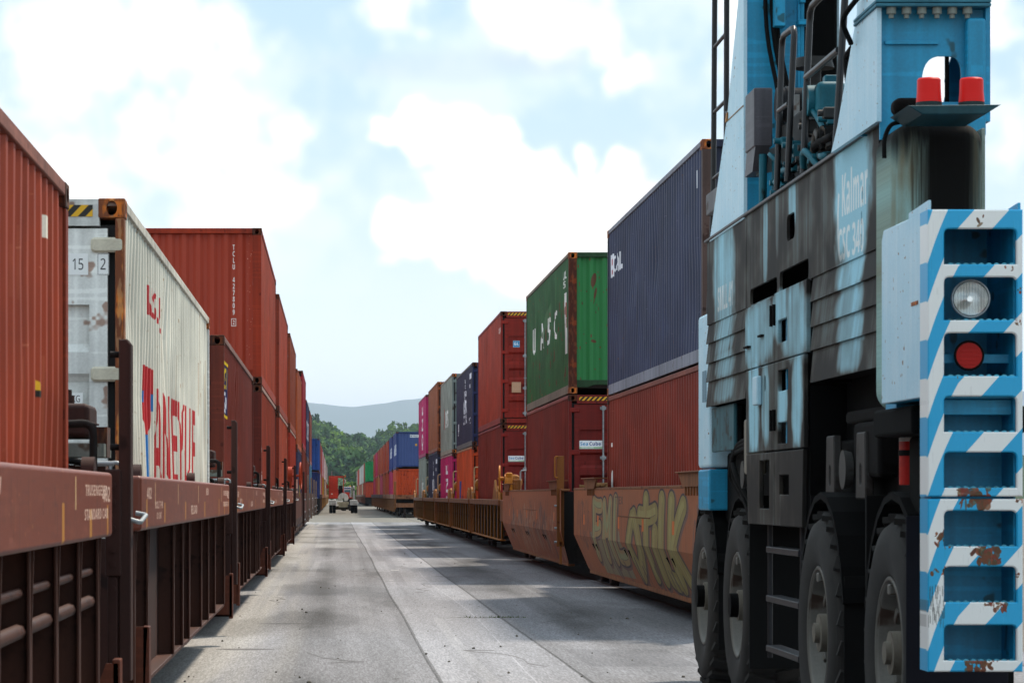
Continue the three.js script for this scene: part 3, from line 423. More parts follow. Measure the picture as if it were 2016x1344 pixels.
// --- right train beyond the gap
const nykSide = sideMat('#2a3a72', STD, (c, W, H) => txt(c, 'NYK LINE', W * 0.6, H * 0.5, 230, '#dfe2ea', 1.3), { seed: 60 });
const nykEnd = new THREE.MeshStandardMaterial({ roughness: 0.6, map: canvasTex(512, 512, (c, W, H) => { c.fillStyle = '#33487c'; c.fillRect(0, 0, W, H); c.fillStyle = '#dfe3e6'; c.fillRect(W * 0.38, H * 0.05, W * 0.62, H * 0.085); txt(c, 'NYKU 412867', W * 0.68, H * 0.095, 38, '#22355e', 1.25); c.fillStyle = '#c98f1c'; c.fillRect(W * 0.55, H * 0.33, 34, 34); }) });
const mR = [['#2a3f78', C.orange], ['#33407a', '#b8305e'], ['#b0482a', '#b84a24'], ['#a8452c', '#a5563a'], ['#b0522e', '#b84a6a'], ['#a84432', '#c07a4a'], ['#b8285e', '#b0442c'], ['#b0402c', '#b8305e']];
mR.forEach(([u, l], k) => {
  const Z = 210 + k * 16.2;
  container({ x: XR, y: FL, Z, H: HC, hex: l, end: 'front', lite: true, faces: -1, label: k ? `lower container ${ORD[k]} the blue one with the white number panel` : 'orange red lower container with plain ribbed end under the blue numbered one', group: 'lower containers behind the blue one' });
  container({ x: XR, y: rY(HC), Z, H: STD, hex: u, end: 'front', lite: true, faces: -1, label: k ? `upper container ${ORD[k]} the blue one with the white number panel` : 'blue upper container with white number panel on its ribbed end', group: 'upper containers behind the blue one', ...(k < 2 ? { side: nykSide } : {}), ...(k ? {} : { endMat: nykEnd }) });
});
const fR = [['#1f8a4e', '#b84428'], ['#b04a34', '#c0503a'], ['#c9c9c2', '#a85a3a'], ['#d0d0ca', '#c9c0a8'], ['#bcbfbc', '#b04a34'], ['#d4d2c8', '#8a5a44'], ['#c9c9c2', '#c06a3a'], ['#b8442c', '#b85a34'], ['#c8503a', '#c9a88a'], ['#b8442c', '#a84a34'], ['#cfcfc8', '#b05a3a']];
fR.forEach(([u, l], k) => {
  const Z = 421 + k * 16.2;
  container({ x: XR, y: FL, Z, H: HC, hex: l, end: 'front', lite: true, faces: -1, label: k ? `tiny lower container, ${ORD[k]} the bright green one` : 'red lower container under the bright green one', group: 'lower containers behind the green one' });
  container({ x: XR, y: rY(HC), Z, H: HC, hex: u, end: 'front', lite: true, faces: -1, label: k ? `tiny upper container, ${ORD[k]} the bright green one` : 'bright green upper container with ribbed end, far down the lane', group: 'upper containers behind the green one' });
});
// ---------------------------------------------------------------- wagons
const mBrownR = paint('#4c2a1e', { map: wear2, roughness: 0.6 });
const mBrown = paint('#643220', { map: wear, roughness: 0.5 }), mBrownD = paint('#3e221c', { map: wear2, roughness: 0.7 }), mYel = paint('#a8691c', { map: wear2, roughness: 0.6 }), mTan = paint('#8e5a36', { map: wear2, roughness: 0.65 }), mOch = paint('#8a5220', { map: wear2 }), mDk = paint('#1c1513', { map: wear2, roughness: 0.8 });
function bogieG(xc, Z, dark) { // two axles, side frames, bolster: geometry about world position
  const g = { wheels: [], frame: [] };
  for (const dz of [-0.89, 0.89]) {
    g.frame.push(cyl(0.08, 1.9, 'x', xc, 0.43, -Z + dz, 10));
    for (const s of [-1, 1]) g.wheels.push(joinG([new THREE.LatheGeometry([[0.02, 0.05], [0.1, 0.07], [0.14, 0.02], [0.34, -0.01], [0.38, 0.04], [0.42, 0.045], [0.43, -0.06], [0.455, -0.075], [0.455, -0.09], [0.36, -0.085], [0.12, -0.05], [0.02, -0.06]].map(([a, b]) => new THREE.Vector2(a, b)), 24).rotateZ(-s * Math.PI / 2).translate(xc + s * 0.755, 0.44, -Z + dz)]));
  }
  for (const s of [-1, 1]) {
    const pts = [[-1.2, 0.36], [-1.2, 0.56], [-0.9, 0.62], [-0.35, 0.74], [0.35, 0.74], [0.9, 0.62], [1.2, 0.56], [1.2, 0.36], [0.75, 0.36], [0.32, 0.2], [-0.32, 0.2], [-0.75, 0.36]].map(([a, b]) => [a - Z, b]);
    const h1 = rr(-Z, 0.46, 0.42, 0.26, 0.03), sh = poly(pts, [h1]);
    g.frame.push(wall(sh, xc + s * 0.98 - 0.06, 0.12, 0.015));
    for (const q of [-0.12, 0, 0.12]) g.frame.push(cyl(0.055, 0.24, 'y', xc + s * 0.98, 0.46, -Z + q, 10));
  }
  g.frame.push(span(xc - 1.0, xc + 1.0, 0.5, 0.72, -Z - 0.2, -Z + 0.2));
  return g;
}
function addBogie(t, xc, Z, mat) { const g = bogieG(xc, Z); part('bogie_frame', g.frame, mat, t); for (const w of g.wheels) part('wheel', w, plain(0x3a2e2a, 0.6, 0.3), t); }
const sillMarks = (seed) => canvasTex(2048, 64, (c, W, H) => {
  const r = rng(seed); c.fillStyle = '#6c321f'; c.fillRect(0, 0, W, H);
  for (let i = 0; i < 500; i++) { c.fillStyle = r() < 0.5 ? `rgba(30,12,8,${0.03 + r() * 0.08})` : `rgba(200,150,130,${0.02 + r() * 0.06})`; c.fillRect(r() * W, r() * H, 2 + r() * 40, 1 + r() * 6); }
  for (let i = 0; i < 170; i++) { c.fillStyle = r() < 0.6 ? `rgba(28,12,8,${0.08 + r() * 0.2})` : `rgba(140,84,50,${0.08 + r() * 0.22})`; c.fillRect(r() * W, r() * H * 0.7, 2 + r() * 5, 6 + r() * 40); } for (let i = 0; i < 60; i++) { c.fillStyle = `rgba(${150 + r() * 50},${110 + r() * 30},80,${0.2 + r() * 0.4})`; c.fillRect(r() * W, r() * H, 1 + r() * 6, 1 + r() * 2); }
  c.fillStyle = '#a8702a'; for (const [x, y, w, h] of [[0.80, 0.45, 10, 34], [0.90, 0.55, 12, 26], [0.58, 0.52, 12, 26], [0.35, 0.5, 12, 26], [0.16, 0.5, 12, 26], [0.03, 0.42, 10, 36], [0.975, 0.5, 8, 30]]) c.fillRect(W * x, H * y, w * 1.6, h);
  c.fillStyle = '#b8956a'; for (const x of [0.845, 0.5, 0.28, 0.09]) c.fillRect(W * x, H * 0.1, 8, H * 0.45);
  const lab = (s, x, y, z) => txt(c, s, W * x, H * y, z, 'rgba(214,188,172,0.85)', 2.0); lab('TRUSENGESED', 0.93, 0.28, 14); lab('STANDARD CAR', 0.93, 0.62, 14); lab('402', 0.972, 0.34, 22); lab('402', 0.05, 0.3, 20); lab('BUILT 7-98', 0.12, 0.55, 12); lab('LD LMT', 0.12, 0.75, 11); lab('RELOAD', 0.45, 0.7, 20); lab('NEW', 0.62, 0.25, 16);
});
// brown articulated well unit: rolled side sills, ribbed well sides; Z0..Z1 the well, platform and bogie behind it
function ribbedUnit(Z0, Z1, xc, label, o = {}) {
  const s0 = o.side ?? 1, t = placed('well_wagon', label, 'rail wagon', [xc, 0, -(Z0 + Z1) / 2], o.group);
  const sill = o.sill ?? mBrown, rib = o.rib ?? mBrownR, dep = o.dep ?? 0.12, low = o.low ?? mBrownD, hw = o.hw ?? (xc - (-1.08) < 0 ? -1.08 - xc : 1.41), top = EYE + (o.top ?? 0.11), bot = EYE + (o.bot ?? -0.2), foot = 0.44;
  for (const s of [1, -1]) {
    const xo = xc + s * hw;
    const g = rbox(0.10, top - bot, Z1 - Z0, 0.022, xo - s * 0.05, (top + bot) / 2, -(Z0 + Z1) / 2, 2);
    if (s === s0 && o.marks) { const n = plainG(g), p = n.attributes.position, uv = n.attributes.uv; for (let i = 0; i < p.count; i++) uv.setXY(i, (-p.getZ(i) - Z0) / (Z1 - Z0), (p.getY(i) - bot) / (top - bot)); part('side_sill', ready(n), o.marks, t); }
    else part('side_sill', g, sill, t);
    // inner wall and bottom flange
    part('well_side', [span(xo - s * 0.16, xo - s * 0.15, foot, bot + 0.05, -Z0 - 0.1, -Z1 + 0.1)], low, t);
    part('bottom_flange', [rspan(xo - s * 0.20, xo - s * 0.05, foot - 0.03, foot, -Z0 - 0.1, -Z1 + 0.1, 0.008)], rib, t);
    if (s === s0) {
      const n = Math.round((Z1 - Z0 - 0.6) / (o.pitch ?? 1.3));
      for (let i = 0; i <= n; i++) {
        const Z = Z0 + 0.3 + (Z1 - Z0 - 0.6) * i / n + (o.jit ? Math.sin(i * 7.3 + Z0) * 0.28 : 0); if (o.jit && i % 4 === 2) continue;
        part('rib', [front(poly([[xo - s * 0.15, bot], [xo - s * (0.15 - dep), bot], [xo - s * (0.15 - dep * 0.8), foot], [xo - s * 0.15, foot]]), Z, 0.018), rspan(xo - s * (0.15 - dep * 0.8), xo - s * (0.15 - dep * 0.8 - 0.014), foot, bot - 0.002, -Z - (o.fl ?? 0.05), -Z + (o.fl ?? 0.05) - 0.01, 0.005)], rib, t);
      }
    }
  }
  part('well_floor', [span(xc - hw + 0.2, xc + hw - 0.2, 0.38, 0.42, -Z0 - 0.1, -Z1 + 0.1), ...[0.1, 0.35, 0.6, 0.9].map((f) => span(xc - hw + 0.16, xc + hw - 0.16, 0.3, 0.4, -(Z0 + (Z1 - Z0) * f) - 0.1, -(Z0 + (Z1 - Z0) * f) + 0.1))], low, t);
  return t;
}
function endKit(t, xc, Za, Zb, o = {}) { // between two wells: centre sill, bulkheads, platform, bogie
  const m = o.mat ?? mBrownD, hw = o.hw ?? 1.41;
  part('centre_sill', [span(xc - 0.35, xc + 0.35, 0.72, 1.05, -Za, -Zb), span(xc - hw + 0.1, xc + hw - 0.1, 0.45, 1.3, -Za - 0.04, -Za), span(xc - hw + 0.1, xc + hw - 0.1, 0.45, 1.3, -Zb, -Zb + 0.04)], m, t);
  addBogie(t, xc, (Za + Zb) / 2, mDk);
}
const G_L = 'brown ribbed well wagons';
const platG = (w, l) => { const g = [box(w, 0.012, l, 0, -0.02, 0), box(w, 0.07, 0.03, 0, 0, l / 2), box(w, 0.07, 0.03, 0, 0, -l / 2), box(0.03, 0.07, l, w / 2, 0, 0), box(0.03, 0.07, l, -w / 2, 0, 0)]; for (let x = -w / 2 + 0.05; x < w / 2; x += 0.05) g.push(box(0.012, 0.03, l, x, 0.02, 0)); return g; };
const lXC = -2.49;
const marksL = [31, 32, 33, 34].map((s) => new THREE.MeshStandardMaterial({ map: sillMarks(s), roughness: 0.5 }));
const ends = [[1.2, 14.5], [16.7, 30.55], [32.7, 46.3], [48.6, 62.2], [64.6, 77]];
const names = ['brown ribbed well wagon carrying the rust red container', 'brown ribbed well wagon carrying the white lettered container', 'brown ribbed well wagon carrying the single dark red container', 'brown ribbed well wagon carrying the TCLU stack', 'brown ribbed well wagon carrying the stack right behind TCLU'];
ends.forEach(([a, b], k) => {
  const t = ribbedUnit(a, b, lXC, names[k], { hw: 1.41, marks: marksL[k % 4], pitch: k ? 1.25 : 1.1, jit: k > 0 });
  const nxt = ends[k + 1]?.[0] ?? 79.5, xo = -1.08, Zp = b + 0.45;
  endKit(t, lXC, b, nxt);
  // bolted post beside the platform
  part('side_post', [front(poly([[-1.075, 0.62], [-1.015, 0.62], [-1.015, EYE + 0.75], [-1.033, EYE + 0.775], [-1.075, EYE + 0.775]]), Zp - 0.09, 0.18, 0.006)], mBrownD, t);
  part('post_plate', [rspan(-1.14, -1.06, EYE - 0.40, EYE + 0.13, -Zp + 0.02, -Zp + 0.12, 0.01), rspan(-1.13, -1.08, 0.4, EYE - 0.40, -Zp + 0.02, -Zp + 0.1, 0.008)], mBrownD, t);
  for (const y of [0.05, -0.03, -0.16, -0.27, -0.34, -0.46]) part('bolt', joinG([cyl(0.014, 0.02, 'z', -1.1, EYE + y, -Zp + 0.125, 8)]), mBrownD, t);
  for (const y of [0.70, 0.24]) part('bolt', joinG([cyl(0.016, 0.05, 'x', -1.095, EYE + y, -Zp + 0.05, 8)]), mDk, t);
  part('grab_iron', [bent([V(-1.02, EYE - 0.12, -Zp + 0.05), V(-0.97, EYE - 0.135, -Zp + 0.05), V(-0.965, EYE - 0.10, -Zp - 0.35), V(-1.02, EYE - 0.09, -Zp - 0.35)], 0.012, 0.03)], galv, t);
  // walkway grating across the platform and what stands on it
  const Zw = b + 1.35, plat = part('walkway_grating', ready(joinG(platG(2.3, 0.5).map((g) => g.translate(xc0(), EYE + 0.235, -Zw)))), paint('#7d837c', { roughness: 0.5, metalness: 0.3 }), t);
  part('brake_box', [rspan(-1.95, -1.28, EYE + 0.30, EYE + 0.48, -Zw - 0.25, -Zw + 0.25, 0.03), rspan(-1.95, -1.27, EYE + 0.375, EYE + 0.385, -Zw - 0.262, -Zw + 0.262, 0.003), cyl(0.05, 0.05, 'y', -1.42, EYE + 0.5, -Zw + 0.1, 10), cyl(0.035, 0.03, 'y', -1.42, EYE + 0.54, -Zw + 0.1, 8)], mBrownD, t);
  part('bracket', [span(-1.26, -1.2, EYE + 0.2, EYE + 0.36, -Zw - 0.12, -Zw + 0.1), span(-1.9, -1.2, EYE + 0.12, EYE + 0.16, -Zw - 0.2, -Zw + 0.2)], darkRust, t);
  part('air_hose', [hose([V(-1.75, EYE + 0.1, -Zw + 0.3), V(-1.6, EYE + 0.2, -Zw + 0.36), V(-1.42, EYE + 0.18, -Zw + 0.36), V(-1.36, EYE + 0.02, -Zw + 0.34)], 0.022), hose([V(-1.45, EYE + 0.18, -Zw + 0.3), V(-1.3, EYE + 0.16, -Zw + 0.34), V(-1.24, EYE, -Zw + 0.34)], 0.018)], black, t);
  part('pull_rod', [rod(V(-1.35, EYE + 0.165, -Zw + 0.3), V(-1.15, EYE + 0.165, -Zw + 0.3), 0.014), new THREE.TorusGeometry(0.03, 0.011, 6, 14).translate(-1.14, EYE + 0.14, -Zw + 0.3)], galv, t);
  part('hand_rail', [bent([V(-1.55, EYE + 0.02, -b - 0.35), V(-1.55, EYE + 0.34, -b - 0.35), V(-1.2, EYE + 0.36, -b - 0.35), V(-1.2, EYE + 0.06, -b - 0.35)], 0.02)], mDk, t);
  for (const f of [0.03, 0.5, 0.95]) part('sill_lug', [cyl(0.09, 0.06, 'x', xo - 0.06, EYE + 0.09, -(a + (b - a) * f), 14)], mBrownD, t);
  // brake pipes through the ribs, round bosses and a step below
  const za = a + 0.2, zb = Math.min(b - 0.2, b);
  if (!k) for (const [y, r] of [[-0.36, 0.02], [-0.50, 0.03]]) part('brake_pipe', [rod(V(xo - 0.085, EYE + y, -za), V(xo - 0.085, EYE + y, -zb), r, 8)], mBrownR, t);
  for (let i = 0; i < 6; i++) for (const y of [-0.62, -0.72]) part('boss', [cyl(0.05, 0.02, 'x', xo - 0.14, EYE + y, -(b - 1 - i * 1.35), 12)], mBrownD, t);
  part('step', [front(poly([[-1.27, 0.3], [-1.06, 0.3], [-1.06, 0.72], [-1.12, 0.72]]), b + 0.12, 0.02), rspan(-1.09, -1.05, 0.28, 0.74, -b - 0.28, -b - 0.12, 0.006), span(-1.27, -1.06, 0.3, 0.32, -b - 0.3, -b - 0.12)], mBrown, t);
  part('step', [front(poly([[-1.27, 0.35], [-1.08, 0.35], [-1.06, 0.8], [-1.14, 0.8]]), a + 0.2, 0.02), rspan(-1.09, -1.05, 0.33, 0.8, -a - 0.36, -a - 0.2, 0.006)], mBrown, t);
});
function xc0() { return lXC + 0.12; }

// sheet-sided wells: vertical upper wall, lower wall drawn in, sloped ends
function sheetUnit(Z0, Z1, xc, hw, s0, label, mat, o = {}) {
  const t = placed('sheet_sided_well_wagon', label, 'rail wagon', [xc, 0, -(Z0 + Z1) / 2], o.group), top = o.top ?? 1.63, kink = o.kink ?? 0.88, foot = 0.3, inn = o.inn ?? 0.2;
  for (const s of [1, -1]) {
    const X = (y) => xc + s * (y >= kink ? hw : hw - inn * (kink - y) / (kink - foot)), rows = [[top, 0, 0], [kink, 0, 0], [foot + 0.05, 0.7, 0.7], [foot, 0.9, 0.9]], pos = [], uv = [], L = Z1 - Z0;
    const P = rows.map(([y, a, b]) => [[X(y), y, -(Z0 + a)], [X(y), y, -(Z1 - b)]]);
    for (let i = 0; i + 1 < P.length; i++) {
      const [A, B] = P[i], [D, E] = P[i + 1];
      const tri = s > 0 ? [A, D, E, A, E, B] : [A, E, D, A, B, E];
      for (const v of tri) { pos.push(...v); const f = (-v[2] - Z0) / L; uv.push(s0 > 0 ? f : 1 - f, (v[1] - foot) / (top - foot)); }
    }
    const g = new THREE.BufferGeometry(); g.setAttribute('position', new THREE.Float32BufferAttribute(pos, 3)); g.setAttribute('uv', new THREE.Float32BufferAttribute(uv, 2)); g.computeVertexNormals();
    part('side_wall', ready(g), s === s0 ? mat : (o.plain ?? mTan), t);
    const xo = xc + s * hw;
    part('top_chord', [rspan(xo - s * 0.16, xo + s * 0.004, top - 0.01, top + 0.03, -Z0, -Z1, 0.008)], o.plain ?? mTan, t);
    part('bottom_rail', [rspan(xo - s * (inn + 0.12), xo - s * (inn - 0.006), foot - 0.05, foot + 0.02, -Z0 - 0.9, -Z1 + 0.9, 0.012)], o.plain ?? mTan, t);
    if (s === s0 && !o.lite) {
      part('weld_strip', [rspan(xo, xo + s * 0.006, kink + 0.36, kink + 0.372, -(Z0 + L * 0.36), -(Z0 + L * 0.58), 0.002)], o.plain ?? mTan, t);
      for (const f of [0.24, 0.27, 0.52, 0.55, 0.79, 0.82]) part('drain_lug', [rod(V(xo - s * 0.02, kink - 0.1, -(Z0 + L * f)), V(xo - s * 0.17, kink - 0.36, -(Z0 + L * f)), 0.012, 6)], mDk, t);
    }
  }
  const bulk = (Z) => front(poly([[xc - hw + inn, foot], [xc + hw - inn, foot], [xc + hw - 0.02, kink], [xc + hw - 0.02, top - 0.02], [xc - hw + 0.02, top - 0.02], [xc - hw + 0.02, kink]]), Z, 0.04);
  part('end_bulkhead', bulk(Z0 + 0.7), mDk, t); part('end_bulkhead', bulk(Z1 - 0.75), mDk, t);
  part('well_floor', [span(xc - hw + inn, xc + hw - inn, 0.38, 0.42, -Z0 - 0.9, -Z1 + 0.9)], mDk, t);
  part('centre_sill', [span(xc - 0.3, xc + 0.3, 0.72, 1.05, -Z0 + (o.reach ?? 1.2), -Z0 - 0.75), span(xc - 0.3, xc + 0.3, 0.72, 1.05, -Z1 - (o.reach ?? 1.2), -Z1 + 0.75)], mDk, t);
  if (!o.noBogie) { addBogie(t, xc, Z1 + (o.bogie ?? 0.4), mDk); if (o.both) addBogie(t, xc, Z0 - (o.bogie ?? 0.4), mDk); }
  return t;
}
const graffiti = (seed, bold) => canvasTex(2048, 384, (c, W, H) => {
  const r = rng(seed); c.fillStyle = '#965229'; c.fillRect(0, 0, W, H);
  for (let i = 0; i < 1400; i++) { const k = r(); c.fillStyle = k < 0.4 ? `rgba(60,34,24,${0.03 + r() * 0.1})` : k < 0.75 ? `rgba(170,112,70,${0.03 + r() * 0.1})` : `rgba(96,104,100,${0.03 + r() * 0.1})`; c.fillRect(r() * W, r() * H, 2 + r() * 10, 10 + r() * 150); }
  const tag = (x, y, w, h, n, col, lw) => { c.strokeStyle = col; c.lineWidth = lw; c.lineJoin = 'round'; c.beginPath(); c.moveTo(x, y + h * r()); for (let i = 1; i <= n; i++) c.quadraticCurveTo(x + w * (i - 0.5 + (r() - 0.5) * 0.8) / n, y + h * r(), x + w * i / n, y + h * r()); c.stroke(); };
  if (bold) { // two big throw-ups with dark outlines
    // letters as fat wobbling strokes: dark outline, fill, worn inner line
    const throwUp = (x0, x1, y0, y1, lw, fill, inner, glyphs) => {
      const go = (w, col, dx = 0, dy = 0) => { c.lineWidth = w; c.strokeStyle = col; c.lineJoin = c.lineCap = 'round'; for (const g of glyphs) { c.beginPath(); g.forEach(([x, y], i) => { const px = lerp(x0, x1, x) * W + dx, py = lerp(y0, y1, y) * H + dy; if (!i) c.moveTo(px, py); else { const [qx, qy] = g[i - 1], bx = lerp(x0, x1, (x + qx) / 2) * W + dx + (qy - y) * 26, by = lerp(y0, y1, (y + qy) / 2) * H + dy + (x - qx) * 60; c.quadraticCurveTo(bx, by, px, py); } }); c.stroke(); } };
      c.globalAlpha = 0.96; go(lw + 24, '#6a4a3e', 10, 6); go(lw + 16, '#33262a'); go(lw, fill); go(lw * 0.42, inner, -5, -4); go(3, 'rgba(70,52,50,0.6)', 6, 8); c.globalAlpha = 1;
    };
    c.fillStyle = 'rgba(112,132,110,0.6)'; c.beginPath(); c.moveTo(W * 0.17, H * 0.5); c.lineTo(W * 0.42, H * 0.45); c.lineTo(W * 0.46, H * 0.95); c.lineTo(W * 0.22, H * 0.97); c.fill();
    throwUp(0.19, 0.45, 0.12, 0.80, 66, '#94784a', '#86865c', [[[0.02, 0.95], [0.06, 0.05], [0.3, 0.1]], [[0.08, 0.5], [0.26, 0.46]], [[0.36, 0.95], [0.42, 0.08], [0.5, 0.5], [0.62, 0.05], [0.62, 0.95]], [[0.78, 0.02], [0.76, 0.9], [0.98, 0.88]]]);
    throwUp(0.48, 0.83, 0.10, 0.92, 74, '#8a7a40', '#94884e', [[[0.1, 0.25], [0.02, 0.6], [0.12, 0.95], [0.25, 0.6], [0.14, 0.22]], [[0.38, 0.02], [0.4, 0.9]], [[0.26, 0.2], [0.54, 0.16]], [[0.54, 0.4], [0.55, 0.92]], [[0.66, 0.02], [0.66, 0.9], [0.74, 0.94]], [[0.82, 0.03], [0.82, 0.95]], [[1.0, 0.08], [0.84, 0.52], [1.0, 0.98]]]);
    for (let i = 0; i < 16; i++) { c.strokeStyle = 'rgba(74,56,58,0.55)'; c.lineWidth = 6 + r() * 10; c.beginPath(); const x = W * (0.2 + 0.6 * r()); c.moveTo(x, H * (0.7 + 0.1 * r())); c.quadraticCurveTo(x + 12, H * 0.85, x + 30 + 40 * r(), H); c.stroke(); }
    for (let i = 0; i < 12; i++) tag(W * (0.02 + 0.14 * r()), H * 0.1, W * 0.04, H * 0.7, 4, `rgba(60,40,44,${0.3 + r() * 0.3})`, 3 + r() * 5);
    for (let i = 0; i < 8; i++) tag(W * (0.86 + 0.08 * r()), H * 0.15, W * 0.05, H * 0.6, 4, `rgba(70,60,70,${0.4 + r() * 0.4})`, 5 + r() * 6);
    txt(c, 'TTEX', W * 0.42, H * 0.12, 44, 'rgba(70,42,30,0.8)', 1.3);
  } else {
    for (let i = 0; i < 70; i++) tag(W * (0.05 + 0.85 * r()), H * (0.05 + 0.5 * r()), W * (0.02 + 0.05 * r()), H * (0.2 + 0.5 * r()), 5, r() < 0.5 ? `rgba(64,52,56,${0.3 + r() * 0.4})` : `rgba(172,158,140,${0.25 + r() * 0.4})`, 3 + r() * 7);
    for (let i = 0; i < 40; i++) { c.fillStyle = r() < 0.5 ? `rgba(70,64,66,${0.2 + r() * 0.3})` : `rgba(150,140,126,${0.2 + r() * 0.3})`; c.beginPath(); c.ellipse(W * r(), H * (0.3 + 0.6 * r()), 8 + r() * 30, 20 + r() * 90, (r() - 0.5), 0, 7); c.fill(); }
  }
  for (let i = 0; i < 1100; i++) { c.fillStyle = r() < 0.6 ? `rgba(132,70,36,${0.06 + r() * 0.2})` : `rgba(60,40,32,${0.04 + r() * 0.1})`; c.fillRect(r() * W, r() * H, 2 + r() * 7, 8 + r() * 110); }
  c.fillStyle = '#c4621c'; for (const x of bold ? [0.10, 0.235, 0.41, 0.585, 0.77] : [0.14, 0.3, 0.48, 0.65, 0.9]) c.fillRect(W * x, H * 0.30, 26, 48);
});
const gMat = (s, b) => new THREE.MeshStandardMaterial({ map: graffiti(s, b), roughness: 0.72 });
const rXC = XR, rHW = XR - 4.05;
function wingAndPost(t, Zw, postZ, mat) {
  for (const z of Zw) part('guide_wing', [wall(poly(zpts([[z, 1.64], [z + 1.5, 1.64], [z + 1.9, 1.80], [z - 0.5, 1.80]])), 0, 0.025).translate(4.02, 0, 0), rspan(3.98, 4.2, 1.80, 1.815, -z + 0.5, -z - 1.9, 0.005), ...[0, 0.25, 0.5, 0.75, 1].map((q) => span(4.03, 4.05, 1.54, 1.66, -z - 0.2 - q * 1.1, -z - 0.26 - q * 1.1))], mat, t);
  if (postZ) {
    part('ladder_post', [rspan(4.0, 4.13, 0.62, 2.25, -postZ - 0.07, -postZ + 0.07, 0.01), wall(poly(zpts([[postZ - 0.07, 0.3], [postZ + 0.12, 0.3], [postZ + 0.07, 0.7], [postZ - 0.07, 0.7]])), 4.05, 0.04)], mOch, t);
    part('grab_iron', [bent([V(4.02, 1.86, -postZ + 0.09), V(3.96, 1.86, -postZ + 0.09), V(3.96, 2.24, -postZ + 0.09), V(4.02, 2.24, -postZ + 0.09)], 0.014, 0.04)], mYel, t);
    for (const y of [1.35, 0.95, 0.7]) part('bolt', joinG([cyl(0.02, 0.06, 'x', 3.985, y, -postZ + 0.04, 8)]), galv, t);
  }
}
const w1 = sheetUnit(31.6, 50.8, rXC, rHW, -1, 'brown sheet sided well wagon with big yellow green graffiti beside the blue carrier', gMat(5, true), { both: false, bogie: 1.2, reach: 1.4, noBogie: false });
wingAndPost(w1, [46.6, 33.2], 32.5, mTan);
const w2 = sheetUnit(53.7, 72.4, rXC, rHW, -1, 'weathered sheet sided well wagon with faint scribbles under the green container', gMat(6, false), { bogie: 0.9, reach: 1.45 });
wingAndPost(w2, [54.6, 69.6], 54.1, mTan);
{ // rolled-up load covers lying on the platform between the two wells
  const t = placed('timber_pile', 'heap of weathered timber dunnage on the platform between the graffiti wagons', 'timber', [5.1, 1.6, -52.6]);
  const r = rng(14); part('deck_plate', [span(4.3, 6.6, 1.5, 1.56, -53.6, -51.2)], mOch, w2);
  for (let i = 0; i < 9; i++) part('board', [rbox(0.9 + r() * 0.5, 0.05, 0.16, 0.01, 0, 0, 0, 1).rotateY((r() - 0.5) * 0.7).rotateZ((r() - 0.5) * 0.12).translate(5.1 + (r() - 0.5) * 0.3, 1.60 + (i / 3 | 0) * 0.06 + 0.02, -52.6 + (r() - 0.5) * 0.4)], paint('#8a6a44', { map: wear2, roughness: 0.9 }), t);
}
function brakeWheel(t, x, y, Z, mat, s = 1) {
  part('brake_wheel', [new THREE.TorusGeometry(0.28 * s, 0.022, 8, 28).rotateY(Math.PI / 2 - 0.08).translate(x - 0.25, y, -Z), ...[0, 1, 2, 3].map((k) => rod(V(x - 0.25, y, -Z), V(x - 0.25 - 0.06 * Math.cos(k * 1.57), y + Math.sin(k * 1.57) * 0.27 * s, -Z + Math.cos(k * 1.57) * 0.27 * s), 0.014, 6)), cyl(0.05, 0.1, 'x', x - 0.2, y, -Z, 12)], mat, t);
  part('brake_gear', [cyl(0.19 * s, 0.16, 'x', x - 0.05, y - 0.1, -Z, 18), rspan(x - 0.1, x + 0.06, y - 0.3, y + 0.15, -Z - 0.17, -Z + 0.17, 0.04), cyl(0.03, 0.34, 'x', x - 0.1, y, -Z, 10)], mat, t);
  part('gear_stand', [rspan(x + 0.06, x + 0.26, y - 0.62, y - 0.02, -Z - 0.12, -Z + 0.12, 0.02), cyl(0.13, 0.2, 'y', x + 0.16, y - 0.15, -Z, 14)], mOch, t);
}
